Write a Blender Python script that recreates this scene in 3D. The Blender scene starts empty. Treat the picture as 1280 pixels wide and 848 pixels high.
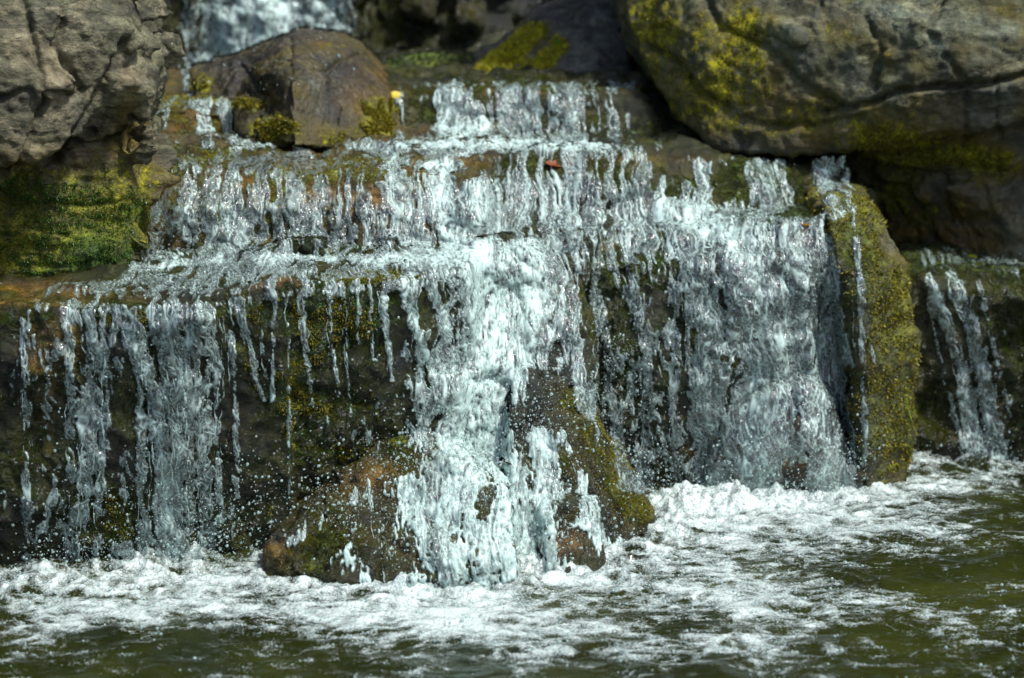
import bpy, bmesh, math, random, time
import numpy as np
from mathutils import Vector
from mathutils.bvhtree import BVHTree
T0 = time.time()
random.seed(7)
RNG = np.random.default_rng(11)
S = bpy.context.scene
COL = S.collection
R = math.radians

# ------------------------------------------------------------------ camera
CAM = np.array([0.0, -6.0, 2.02])
PITCH = R(12)
FPX = 2560.0
FW = np.array([0, math.cos(PITCH), -math.sin(PITCH)])
UP = np.array([0, math.sin(PITCH), math.cos(PITCH)])
cam_d = bpy.data.cameras.new('camera')
cam = bpy.data.objects.new('camera', cam_d)
COL.objects.link(cam)
cam.location = CAM
cam.rotation_euler = (R(90) - PITCH, 0, 0)
cam_d.sensor_width = 36
cam_d.lens = 36 * FPX / 1280
cam_d.clip_end = 200
cam_d.dof.use_dof = True
cam_d.dof.focus_distance = 6.45
cam_d.dof.aperture_fstop = 1.7
S.camera = cam


def P(u, v, y):
    """the place in the world where the sight line of photo pixel (u, v) meets depth y"""
    d = FW + (u - 640) / FPX * np.array([1.0, 0, 0]) + (424 - v) / FPX * UP
    t = (y - CAM[1]) / d[1]
    return CAM + t * d


def PA(u, v, y):
    u = np.asarray(u, float); v = np.asarray(v, float); y = np.asarray(y, float)
    dx = (u - 640) / FPX
    b = (424 - v) / FPX
    dy = FW[1] + b * UP[1]
    dz = FW[2] + b * UP[2]
    t = (y - CAM[1]) / dy
    return np.stack([CAM[0] + t * dx, y, CAM[2] + t * dz], -1)


def proj(p):
    r = p - CAM
    w = r @ FW
    return 640 + FPX * r[:, 0] / w, 424 - FPX * (r @ UP) / w


# ------------------------------------------------------------------ noise
_rg = np.random.default_rng(5)
PERM = _rg.permutation(256).astype(np.int32)
G = _rg.normal(size=(256, 3)).astype(np.float32)
G /= np.linalg.norm(G, axis=1)[:, None]


def perlin(p, seed=0):
    p = np.asarray(p, np.float32) + np.float32(seed * 17.31)
    pi = np.floor(p).astype(np.int32)
    f = p - pi
    w = f * f * f * (f * (f * 6 - 15) + 10)
    res = None
    out = np.zeros(len(p), np.float32)
    for cx in (0, 1):
        hx = PERM[(pi[:, 0] + cx) & 255]
        wx = w[:, 0] if cx else 1 - w[:, 0]
        for cy in (0, 1):
            hy = PERM[(hx + pi[:, 1] + cy) & 255]
            wy = wx * (w[:, 1] if cy else 1 - w[:, 1])
            for cz in (0, 1):
                g = G[PERM[(hy + pi[:, 2] + cz) & 255]]
                d = g[:, 0] * (f[:, 0] - cx) + g[:, 1] * (f[:, 1] - cy) + g[:, 2] * (f[:, 2] - cz)
                out += d * wy * (w[:, 2] if cz else 1 - w[:, 2])
    return out * 1.5


def fbm(p, octv=4, seed=0, gain=.5):
    a, s, o = 1.0, 1.0, 0
    for k in range(octv):
        o = o + a * perlin(p * s, seed + k)
        a *= gain; s *= 2.03
    return o


def ridged(p, octv=3, seed=0, gain=.5):
    a, s, o = 1.0, 1.0, 0
    for k in range(octv):
        o = o + a * (1 - 2 * np.abs(perlin(p * s, seed + k)))
        a *= gain; s *= 2.1
    return o


def sstep(a, b, x):
    t = np.clip((x - a) / (b - a), 0, 1)
    return t * t * (3 - 2 * t)


# ------------------------------------------------------------------ mesh building
def raw_mesh(name, verts, faces, smooth=True):
    """faces: one (n,3) / (n,4) int array or a list of them"""
    if not isinstance(faces, (list, tuple)):
        faces = [faces]
    faces = [f for f in faces if len(f)]
    me = bpy.data.meshes.new(name)
    verts = np.asarray(verts, np.float32)
    me.vertices.add(len(verts))
    me.vertices.foreach_set('co', verts.ravel())
    loops = np.concatenate([f.ravel() for f in faces]).astype(np.int32)
    tot = np.concatenate([np.full(len(f), f.shape[1], np.int32) for f in faces])
    start = np.concatenate([[0], np.cumsum(tot)[:-1]]).astype(np.int32)
    me.loops.add(len(loops))
    me.loops.foreach_set('vertex_index', loops)
    me.polygons.add(len(tot))
    me.polygons.foreach_set('loop_start', start)
    if smooth:
        me.polygons.foreach_set('use_smooth', np.ones(len(tot), bool))
    me.update(calc_edges=True)
    return me


def set_attr(me, name, arr):
    a = me.attributes.new(name, 'FLOAT', 'POINT')
    a.data.foreach_set('value', np.asarray(arr, np.float32))


def mesh_arrays(me):
    n = len(me.vertices)
    co = np.empty(n * 3, np.float32); me.vertices.foreach_get('co', co)
    no = np.empty(n * 3, np.float32); me.vertices.foreach_get('normal', no)
    return co.reshape(-1, 3), no.reshape(-1, 3)


def link(name, me, mat, parent=None, **props):
    o = bpy.data.objects.new(name, me)
    COL.objects.link(o)
    if mat is not None:
        me.materials.append(mat)
    if parent is not None:
        o.parent = parent
    for k, v in props.items():
        o[k] = v
    return o


def remesh(me, voxel, smooth_it=0):
    o = bpy.data.objects.new('scratch', me)
    COL.objects.link(o)
    m = o.modifiers.new('r', 'REMESH'); m.mode = 'VOXEL'; m.voxel_size = voxel; m.use_smooth_shade = True
    if smooth_it:
        s = o.modifiers.new('s', 'SMOOTH'); s.factor = .5; s.iterations = smooth_it
    dg = bpy.context.evaluated_depsgraph_get()
    out = bpy.data.meshes.new_from_object(o.evaluated_get(dg))
    bpy.data.objects.remove(o)
    bpy.data.meshes.remove(me)
    return out


# ------------------------------------------------------------------ materials
def nt_new(name):
    m = bpy.data.materials.new(name)
    m.use_nodes = True
    n = m.node_tree
    n.nodes.clear()
    return m, n


def N(n, typ, **kw):
    x = n.nodes.new(typ)
    for k, v in kw.items():
        if k.startswith('i_'):
            x.inputs[k[2:].replace('_', ' ')].default_value = v
        else:
            setattr(x, k, v)
    return x


def ramp(n, src, stops, interp='LINEAR'):
    r = n.nodes.new('ShaderNodeValToRGB')
    r.color_ramp.interpolation = interp
    e = r.color_ramp.elements
    while len(e) < len(stops):
        e.new(0.5)
    for el, (p, c) in zip(e, stops):
        el.position = p
        el.color = (*c, 1) if len(c) == 3 else c
    n.links.new(src, r.inputs[0])
    return r.outputs[0]


def mixc(n, fac, a, b, blend='MIX'):
    m = n.nodes.new('ShaderNodeMix'); m.data_type = 'RGBA'; m.blend_type = blend
    for sock, val in ((m.inputs[0], fac), (m.inputs[6], a), (m.inputs[7], b)):
        if hasattr(val, 'is_linked') or hasattr(val, 'links'):
            n.links.new(val, sock)
        else:
            sock.default_value = val if isinstance(val, (int, float)) else (*val, 1)
    return m.outputs[2]


def mth(n, op, a, b=None, clamp=False):
    m = n.nodes.new('ShaderNodeMath'); m.operation = op; m.use_clamp = clamp
    for i, val in enumerate((a, b)):
        if val is None:
            continue
        if hasattr(val, 'links'):
            n.links.new(val, m.inputs[i])
        else:
            m.inputs[i].default_value = val
    return m.outputs[0]


def attr(n, name):
    return N(n, 'ShaderNodeAttribute', attribute_name=name).outputs['Fac']


def rock_material(name, stops, wet_rough=.16, dry_rough=.8, vein=(.30, .26, .2), stretch=(1, 1, 1), rot=(0, 0, 0), bump=.5):
    """stone with lichen veins, darker and glossier where the 'wet' attribute is high, moss where 'moss' is high"""
    m, n = nt_new(name)
    L = n.links.new
    tc = N(n, 'ShaderNodeTexCoord')
    mp = N(n, 'ShaderNodeMapping')
    mp.inputs['Scale'].default_value = stretch
    mp.inputs['Rotation'].default_value = rot
    L(tc.outputs['Object'], mp.inputs[0])
    co = mp.outputs[0]
    raw = tc.outputs['Object']

    def noise(scale, detail=6, rough=.6, dist=0., c=co):
        t = N(n, 'ShaderNodeTexNoise')
        t.inputs['Scale'].default_value = scale
        t.inputs['Detail'].default_value = detail
        t.inputs['Roughness'].default_value = rough
        t.inputs['Distortion'].default_value = dist
        L(c, t.inputs['Vector'])
        return t.outputs['Fac']
    n1 = noise(3.2, 8, .68, .8)
    n2 = noise(11, 8, .7, .4)
    n3 = noise(55, 5, .7)
    n4 = noise(170, 3, .6, 0, raw)
    base = mth(n, 'ADD', mth(n, 'MULTIPLY', n1, .62), mth(n, 'MULTIPLY', n2, .38))
    c = ramp(n, base, stops)
    # bright mineral veins and scratches
    vn = mth(n, 'ABSOLUTE', mth(n, 'SUBTRACT', noise(2.3, 9, .62, 1.6), .5))
    vm = ramp(n, vn, [(0, (1, 1, 1)), (.022, (0, 0, 0))])
    c = mixc(n, mth(n, 'MULTIPLY', vm, .35), c, vein)
    # cracks
    ck = mth(n, 'ABSOLUTE', mth(n, 'SUBTRACT', noise(4.3, 7, .6, .9), .5))
    cm = ramp(n, ck, [(0, (0, 0, 0)), (.012, (1, 1, 1))])
    c = mixc(n, mth(n, 'MULTIPLY', mth(n, 'SUBTRACT', 1., cm), .7), c, (.012, .010, .007))
    # grain
    c = mixc(n, .75, c, ramp(n, n3, [(.3, (.28, .28, .28)), (.72, (.98, .98, .98))]), 'OVERLAY')
    c = mixc(n, .5, c, ramp(n, n4, [(.3, (.22, .22, .22)), (.72, (.9, .9, .9))]), 'OVERLAY')
    tint = attr(n, 'tint')
    c = mixc(n, mth(n, 'MULTIPLY', tint, .75, True), c, ramp(n, n2, [(.35, (.10, .07, .045)), (.5, (.28, .21, .15)), (.66, (.48, .40, .33))]))
    blot = ramp(n, noise(3.4, 10, .72, 2.2), [(.34, (.12, .115, .10)), (.48, (.48, .47, .45)), (.62, (.74, .74, .72))])
    c = mixc(n, .85, c, blot, 'OVERLAY')
    c = mixc(n, 1., c, (.55, .60, .49), 'MULTIPLY')
    wet = attr(n, 'wet')
    c = mixc(n, wet, c, mixc(n, 1., c, (.045, .075, .038), 'MULTIPLY'))
    # rust brown algae on wet stone
    rust = attr(n, 'rust')
    c = mixc(n, mth(n, 'MULTIPLY', rust, .7, True), c, ramp(n, noise(24, 6, .7, .5, raw), [(.33, (.02, .012, .003)), (.5, (.12, .06, .008)), (.68, (.30, .17, .03))]))
    # moss
    mo = attr(n, 'moss')
    stf = mth(n, 'MULTIPLY', mth(n, 'MULTIPLY', mo, 3.0, True), ramp(n, noise(6, 7, .7, .6, raw), [(.35, (0, 0, 0)), (.6, (1, 1, 1))]))
    c = mixc(n, mth(n, 'MULTIPLY', stf, .9), c, mixc(n, 1., mixc(n, .35, c, (.16, .14, .03)), mixc(n, attr(n, 'green'), (.95, .78, .14), (.30, .62, .12)), 'MULTIPLY'))
    mn = noise(30, 6, .72, .3, raw)
    mk = mth(n, 'ADD', mo, mth(n, 'MULTIPLY', mth(n, 'SUBTRACT', mn, .5), 1.3))
    mk = ramp(n, mk, [(.38, (0, 0, 0)), (.58, (1, 1, 1))])
    mg = attr(n, 'green')
    mn2 = mth(n, 'ADD', mth(n, 'MULTIPLY', noise(19, 7, .7, 0, raw), .6), mth(n, 'MULTIPLY', noise(120, 3, .7, 0, raw), .4))
    my = ramp(n, mn2, [(.32, (.008, .009, .001)), (.45, (.07, .066, .002)), (.56, (.25, .225, .004)), (.68, (.56, .51, .012))])
    mgr = ramp(n, mn2, [(.32, (.003, .009, .001)), (.46, (.014, .042, .003)), (.58, (.04, .12, .006)), (.70, (.10, .25, .015))])
    mcol = mixc(n, mg, my, mgr)
    mcol = mixc(n, mth(n, 'MULTIPLY', wet, .85), mcol, mixc(n, 1., mcol, (.13, .21, .12), 'MULTIPLY'))
    c = mixc(n, mk, c, mcol)
    b = N(n, 'ShaderNodeBsdfPrincipled')
    L(c, b.inputs['Base Color'])
    rr = mth(n, 'SUBTRACT', dry_rough, mth(n, 'MULTIPLY', wet, dry_rough - wet_rough))
    rr = mth(n, 'ADD', rr, mth(n, 'MULTIPLY', mth(n, 'MULTIPLY', mk, .35), mth(n, 'SUBTRACT', 1., mth(n, 'MULTIPLY', wet, .6))), True)
    L(rr, b.inputs['Roughness'])
    b.inputs['Specular IOR Level'].default_value = .42
    h = mth(n, 'ADD', mth(n, 'MULTIPLY', n2, .55), mth(n, 'ADD', mth(n, 'MULTIPLY', n3, .30), mth(n, 'MULTIPLY', n4, .12)))
    h = mth(n, 'ADD', h, mth(n, 'MULTIPLY', cm, .10))
    h = mth(n, 'ADD', h, mth(n, 'MULTIPLY', mth(n, 'MULTIPLY', mk, mn2), .55))
    bp = N(n, 'ShaderNodeBump')
    bp.inputs['Strength'].default_value = min(1, bump * 1.3)
    bp.inputs['Distance'].default_value = .035
    L(h, bp.inputs['Height'])
    L(bp.outputs[0], b.inputs['Normal'])
    o = N(n, 'ShaderNodeOutputMaterial')
    L(b.outputs[0], o.inputs[0])
    return m


def water_material(name, use_attr, foam_const=.35, bump_scale=60., bump=.3, tint=(.76, .99, .93)):
    """thin running water: clear film with a mirror skin, whitened by the air bubbles beaten into it ('foam'), absent where 'alpha' is 0"""
    m, n = nt_new(name)
    L = n.links.new
    tc = N(n, 'ShaderNodeTexCoord')
    mp = N(n, 'ShaderNodeMapping'); mp.inputs['Scale'].default_value = (1, .6, .55)
    L(tc.outputs['Object'], mp.inputs[0])
    t = N(n, 'ShaderNodeTexNoise'); t.inputs['Scale'].default_value = bump_scale; t.inputs['Detail'].default_value = 2
    t.inputs['Roughness'].default_value = .5
    L(mp.outputs[0], t.inputs['Vector'])
    bp = N(n, 'ShaderNodeBump'); bp.inputs['Strength'].default_value = bump; bp.inputs['Distance'].default_value = .02
    L(t.outputs['Fac'], bp.inputs['Height'])
    t2 = N(n, 'ShaderNodeTexNoise'); t2.inputs['Scale'].default_value = bump_scale * 1.7; t2.inputs['Detail'].default_value = 3
    L(mp.outputs[0], t2.inputs['Vector'])
    gl = N(n, 'ShaderNodeBsdfGlossy'); gl.inputs['Roughness'].default_value = .09
    gl.inputs['Color'].default_value = (.97, 1, 1, 1)
    L(bp.outputs[0], gl.inputs['Normal'])
    tr = N(n, 'ShaderNodeBsdfTransparent'); tr.inputs[0].default_value = (.90, .95, .94, 1)
    fr = N(n, 'ShaderNodeFresnel'); fr.inputs['IOR'].default_value = 1.36
    L(bp.outputs[0], fr.inputs['Normal'])
    fac = mth(n, 'ADD', mth(n, 'MULTIPLY', fr.outputs[0], 1.7), .06, True)
    clear = N(n, 'ShaderNodeMixShader')
    L(fac, clear.inputs[0]); L(tr.outputs[0], clear.inputs[1]); L(gl.outputs[0], clear.inputs[2])
    df = N(n, 'ShaderNodeBsdfDiffuse'); df.inputs[0].default_value = (*tint, 1)
    tl = N(n, 'ShaderNodeBsdfTranslucent'); tl.inputs[0].default_value = (*tint, 1)
    wh = N(n, 'ShaderNodeMixShader'); wh.inputs[0].default_value = .45
    L(df.outputs[0], wh.inputs[1]); L(tl.outputs[0], wh.inputs[2])
    wg = N(n, 'ShaderNodeMixShader')
    L(mth(n, 'MULTIPLY', fr.outputs[0], .8), wg.inputs[0]); L(wh.outputs[0], wg.inputs[1]); L(gl.outputs[0], wg.inputs[2])
    if use_attr:
        f = attr(n, 'foam')
    else:
        f = None
    sp = mth(n, 'MULTIPLY', mth(n, 'SUBTRACT', t2.outputs['Fac'], .5), .5)
    f = mth(n, 'ADD', f if f is not None else foam_const, sp, True)
    body = N(n, 'ShaderNodeMixShader')
    L(f, body.inputs[0]); L(clear.outputs[0], body.inputs[1]); L(wg.outputs[0], body.inputs[2])
    o = N(n, 'ShaderNodeOutputMaterial')
    if use_attr:
        tr2 = N(n, 'ShaderNodeBsdfTransparent')
        fin = N(n, 'ShaderNodeMixShader')
        L(attr(n, 'alpha'), fin.inputs[0]); L(tr2.outputs[0], fin.inputs[1]); L(body.outputs[0], fin.inputs[2])
        L(fin.outputs[0], o.inputs[0])
    else:
        L(body.outputs[0], o.inputs[0])
    return m


def plain(name, col, rough=.5, trans=0., var=.3, scale=60):
    m, n = nt_new(name)
    L = n.links.new
    tc = N(n, 'ShaderNodeTexCoord')
    t = N(n, 'ShaderNodeTexNoise'); t.inputs['Scale'].default_value = scale; t.inputs['Detail'].default_value = 4
    L(tc.outputs['Object'], t.inputs['Vector'])
    c = ramp(n, t.outputs['Fac'], [(.3, tuple(x * (1 - var) for x in col)), (.7, tuple(x * (1 + var) for x in col))])
    b = N(n, 'ShaderNodeBsdfPrincipled'); b.inputs['Roughness'].default_value = rough
    L(c, b.inputs['Base Color'])
    o = N(n, 'ShaderNodeOutputMaterial')
    if trans:
        tl = N(n, 'ShaderNodeBsdfTranslucent'); L(c, tl.inputs[0])
        mx = N(n, 'ShaderNodeMixShader'); mx.inputs[0].default_value = trans
        L(b.outputs[0], mx.inputs[1]); L(tl.outputs[0], mx.inputs[2]); L(mx.outputs[0], o.inputs[0])
    else:
        L(b.outputs[0], o.inputs[0])
    return m


def moss_material(name, lo, hi):
    m, n = nt_new(name)
    L = n.links.new
    g = N(n, 'ShaderNodeNewGeometry')
    c = ramp(n, g.outputs['Random Per Island'], [(0, lo), (1, hi)])
    b = N(n, 'ShaderNodeBsdfPrincipled'); b.inputs['Roughness'].default_value = .6
    L(c, b.inputs['Base Color'])
    tl = N(n, 'ShaderNodeBsdfTranslucent'); L(c, tl.inputs[0])
    mx = N(n, 'ShaderNodeMixShader'); mx.inputs[0].default_value = .3
    L(b.outputs[0], mx.inputs[1]); L(tl.outputs[0], mx.inputs[2])
    o = N(n, 'ShaderNodeOutputMaterial'); L(mx.outputs[0], o.inputs[0])
    return m


M = {}
GREY = [(.30, (.008, .008, .005)), (.42, (.026, .030, .021)), (.52, (.066, .075, .060)), (.60, (.13, .145, .128)), (.70, (.30, .32, .29))]
M['warm'] = rock_material('warm_grey_stone', [(.30, (.010, .007, .004)), (.42, (.032, .030, .017)), (.52, (.096, .090, .060)), (.60, (.20, .182, .13)), (.70, (.40, .35, .27))], vein=(.42, .32, .25), rot=(.5, .2, .3), stretch=(1, 1, 1.7))
M['grey'] = rock_material('lichen_grey_stone', GREY, vein=(.36, .32, .25), stretch=(.8, 1, 1.2))
M['violet'] = rock_material('violet_grey_slate', [(.30, (.010, .010, .011)), (.45, (.045, .044, .048)), (.56, (.11, .108, .115)), (.70, (.26, .26, .275))], stretch=(1, 1, 1.6), rot=(0, .6, 0))
M['pyramid'] = rock_material('slate_brown_stone', [(.30, (.004, .0035, .002)), (.46, (.012, .010, .006)), (.58, (.036, .033, .028)), (.70, (.19, .20, .22))])
M['wetrock'] = rock_material('wet_bedrock', [(.30, (.006, .009, .003)), (.45, (.022, .030, .013)), (.56, (.062, .072, .038)), (.70, (.20, .21, .14))], bump=.75, wet_rough=.09)
M['film'] = water_material('running_water', True, bump_scale=75, bump=.8)
M['strand'] = water_material('splashing_water', False, .26, bump_scale=45, bump=.3)
M['drop'] = water_material('water_drops', False, .26, bump_scale=20, bump=.05)
M['moss_yellow'] = moss_material('yellow_moss', (.02, .02, .002), (.30, .26, .010))
M['moss_green'] = moss_material('green_moss', (.006, .022, .002), (.07, .19, .008))
M['moss_light_painted'] = moss_material('light_painted_moss', (.10, .10, .004), (.62, .58, .02))  # yellow moss with light painted into its colour, for the shadowed slab
M['moss_dark'] = moss_material('dark_moss', (.004, .010, .002), (.03, .055, .005))

# ------------------------------------------------------------------ rocks
ROCKS = []          # dicts: name, mesh verts/faces for ray casting, object


def W(x, y, z):
    return ('w', x, y, z)


def pts3(lst, back=None):
    out = []
    for p in lst:
        if p[0] == 'w':
            out.append(np.array(p[1:], float))
        else:
            q = P(*p)
            out.append(q)
            if back is not None:
                out.append(np.array([q[0], back, q[2]]))
    return out


def blobmap(u, v, blobs):
    """soft patches given as (u, v, ru, rv, strength)"""
    o = np.zeros(len(u), np.float32)
    for (bu, bv, ru, rv, s) in blobs:
        d = ((u - bu) / ru) ** 2 + ((v - bv) / rv) ** 2
        o += s * np.exp(-d)
    return o


def rock(name, label, mat, hulls, voxel=.008, amp=(.035, .014, .005), chip=.02, cells=40, seed=0,
         moss=(0, []), wet=(0, []), tint=(0, []), rust=(0, []), green=(.2, []), topmoss=.0, strata=0.,
         tufts=None, group=None, category='rock', smooth=0, blocks=None, grooves=()):
    bm = bmesh.new()
    if blocks:
        # broken angular blocks standing out of the main mass
        nb, s0, s1, flat = blocks[:4]
        inset = blocks[4] if len(blocks) > 4 else (.42, .70)
        rb = np.random.default_rng(900 + seed)
        tm = bmesh.new()
        for pts in hulls:
            vs = [tm.verts.new(p) for p in pts]
            r = bmesh.ops.convex_hull(tm, input=vs)
            junk = [g for g in set(r['geom_interior'] + r['geom_unused']) if isinstance(g, bmesh.types.BMVert)]
            bmesh.ops.delete(tm, geom=junk, context='VERTS')
        bmesh.ops.triangulate(tm, faces=tm.faces[:])
        tri = np.array([[v.co[:] for v in f.verts] for f in tm.faces])
        tm.free()
        nrm = np.cross(tri[:, 1] - tri[:, 0], tri[:, 2] - tri[:, 0])
        ar = np.linalg.norm(nrm, axis=1); nrm /= ar[:, None] + 1e-9
        cc = tri.mean(1)
        uu, vv = proj(cc)
        wgt = ar * (nrm[:, 1] < .35) * (nrm[:, 2] > -.8)
        hulls = list(hulls)
        for k in rb.choice(len(tri), nb * 3, p=wgt / wgt.sum()):
            b = rb.dirichlet(np.ones(3))
            c = (tri[k] * b[:, None]).sum(0)
            uc, vc = proj(c[None])
            if not ((860 if 'huge' in label else -150) < uc[0] < 1430 and -150 < vc[0] < 780):
                continue
            s = rb.uniform(s0, s1)
            q = rb.normal(size=(11, 3)); q /= np.linalg.norm(q, axis=1)[:, None]
            q *= np.array([1.25, .8, flat]) * s * rb.uniform(.75, 1.1, (11, 1))
            a = rb.normal() * .35
            q = np.stack([q[:, 0] * math.cos(a) - q[:, 2] * math.sin(a), q[:, 1], q[:, 0] * math.sin(a) + q[:, 2] * math.cos(a)], 1)
            hulls.append(list(c - nrm[k] * s * rb.uniform(*inset) + q))
            nb -= 1
            if nb <= 0:
                break
    for pts in hulls:
        vs = [bm.verts.new(p) for p in pts]
        r = bmesh.ops.convex_hull(bm, input=vs)
        junk = [g for g in set(r['geom_interior'] + r['geom_unused']) if isinstance(g, bmesh.types.BMVert)]
        bmesh.ops.delete(bm, geom=junk, context='VERTS')
    me = bpy.data.meshes.new(name)
    bm.to_mesh(me); bm.free()
    me = remesh(me, voxel, smooth)
    co, no = mesh_arrays(me)
    rg = np.random.default_rng(100 + seed)
    d = amp[0] * fbm(co * 3.1, 2, seed) + amp[1] * fbm(co * 11, 2, seed + 3) + amp[2] * fbm(co * 34, 3, seed + 6, .6)
    if chip:
        # chipped facets: every cell of a fracture pattern is cut on its own slant
        lo, hi = co.min(0), co.max(0)
        c = rg.uniform(lo, hi, (cells, 3)).astype(np.float32)
        warp = co + .05 * np.stack([perlin(co * 5, seed + 20), perlin(co * 5, seed + 21), perlin(co * 5, seed + 22)], 1)
        best = np.full(len(co), 1e9, np.float32); sec = best.copy(); idx = np.zeros(len(co), int)
        for k in range(cells):
            dd = ((warp - c[k]) ** 2).sum(1)
            m = dd < best
            sec = np.where(m, best, np.minimum(sec, dd))
            idx[m] = k
            best = np.where(m, dd, best)
        slant = rg.normal(size=(cells, 3)); slant /= np.linalg.norm(slant, axis=1)[:, None]
        size = np.linalg.norm(hi - lo) / cells ** (1 / 3)
        t = ((co - c[idx]) * slant[idx]).sum(1) / size
        d = d + chip * (t * 2.2 + rg.uniform(-.35, .35, cells)[idx]) * (.35 + .65 * sstep(0, .12, (np.sqrt(sec) - np.sqrt(best)) / size))
        d = d + amp[1] * .25 * (ridged(co * 9, 3, seed + 50) - .4)
        d = d - chip * .18 * np.exp(-((np.sqrt(sec) - np.sqrt(best)) / (size * .03)) ** 2)
    if strata:
        q = co[:, 2] * 26 + 2.0 * perlin(co * 3, seed + 30) + co[:, 0] * 3
        d = d + strata * (ridged(np.stack([q, co[:, 0] * 1.2, co[:, 1] * 1.2], 1), 2, seed + 31) - .3)
    if grooves:
        # fracture lines running across the face
        gu, gv = proj(co)
        for line, gw, gd in grooves:
            wob = 5 * perlin(co * 9, seed + 70) + 2.5 * perlin(co * 30, seed + 71)
            dist = np.full(len(co), 99., np.float32)
            for a, b in zip(line[:-1], line[1:]):
                ex, ey = b[0] - a[0], b[1] - a[1]
                t = np.clip(((gu - a[0]) * ex + (gv - a[1]) * ey) / (ex * ex + ey * ey), 0, 1)
                dist = np.minimum(dist, np.hypot(gu + wob - a[0] - t * ex, gv + wob - a[1] - t * ey))
            d = d - gd * np.exp(-(dist / gw) ** 2) * (no[:, 1] < .3)
    co2 = co + no * d[:, None]
    base = np.array([(co2[:, 0].min() + co2[:, 0].max()) / 2, (co2[:, 1].min() + co2[:, 1].max()) / 2, co2[:, 2].min()])
    np_ = len(me.polygons)
    tot = np.empty(np_, np.int32); me.polygons.foreach_get('loop_total', tot)
    li = np.empty(len(me.loops), np.int32); me.loops.foreach_get('vertex_index', li)
    st = np.empty(np_, np.int32); me.polygons.foreach_get('loop_start', st)
    quads = li[st[tot == 4][:, None] + np.arange(4)]
    tris = li[st[tot == 3][:, None] + np.arange(3)] if (tot == 3).any() else np.zeros((0, 3), np.int32)
    bpy.data.meshes.remove(me)
    me = raw_mesh(name, co2 - base, [quads, tris])
    _, no2 = mesh_arrays(me)
    u, v = proj(co2)
    big = fbm(co2 * 4, 3, seed + 40)
    f = {}
    for key, (b0, bl) in (('moss', moss), ('wet', wet), ('tint', tint), ('rust', rust), ('green', green)):
        f[key] = b0 + blobmap(u, v, bl)
    f['moss'] = f['moss'] + .35 * big * (f['moss'] > .05) + topmoss * sstep(.35, .9, no2[:, 2])
    f['tint'] = f['tint'] * (1 + 1.2 * big)
    f['rust'] = f['rust'] * (1 + 1.5 * fbm(co2 * 9, 2, seed + 44))
    for key in f:
        set_attr(me, key, np.clip(f[key], 0, 1))
    o = link(name, me, mat, label=label, category=category)
    o.location = base
    if group:
        o['group'] = group
    ROCKS.append(dict(o=o, co=co2, quads=quads, tris=tris, no=no2, moss=f['moss'], u=u, v=v))
    if tufts:
        n_, tmat, thr, ln = tufts
        add_tufts(o, co2 - base, quads, no2, f['moss'], n_, tmat, thr, ln, seed, u, v)
    return o


def add_tufts(parent, co, quads, no, w, count, mat, thr, ln, seed, u, v):
    """moss shoots standing out of the stone where the moss is thick"""
    rg = np.random.default_rng(500 + seed)
    wq = w[quads].mean(1)
    vis = (u[quads[:, 0]] > -60) & (u[quads[:, 0]] < 1340) & (v[quads[:, 0]] > -60)
    clump = perlin(co[quads[:, 0]] * 22, seed + 60)
    ok = np.where((wq + .35 * clump > thr) & vis & (no[quads[:, 0], 1] < .5))[0]
    if not len(ok):
        return
    pick = rg.choice(ok, count)
    q = quads[pick]
    b = rg.dirichlet(np.ones(4), count)
    p = (co[q] * b[:, :, None]).sum(1)
    nn = no[q].mean(1)
    dirn = nn * 1.0 + rg.normal(size=(count, 3)) * .55 + np.array([0, 0, -.15])
    dirn /= np.linalg.norm(dirn, axis=1)[:, None]
    side = np.cross(dirn, rg.normal(size=(count, 3))); side /= np.linalg.norm(side, axis=1)[:, None]
    l = ln * rg.uniform(.5, 1.3, count)[:, None]
    wd = l * .22
    v0 = p - side * wd - nn * .002
    v1 = p + side * wd - nn * .002
    v2 = p + dirn * l * .6 + side * wd * .8
    v3 = p + dirn * l
    verts = np.stack([v0, v1, v2, v3], 1).reshape(-1, 3)
    f = (np.arange(count)[:, None] * 4 + np.arange(4)).astype(np.int32)
    link('moss', raw_mesh('moss', verts, f), mat, parent)


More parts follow.
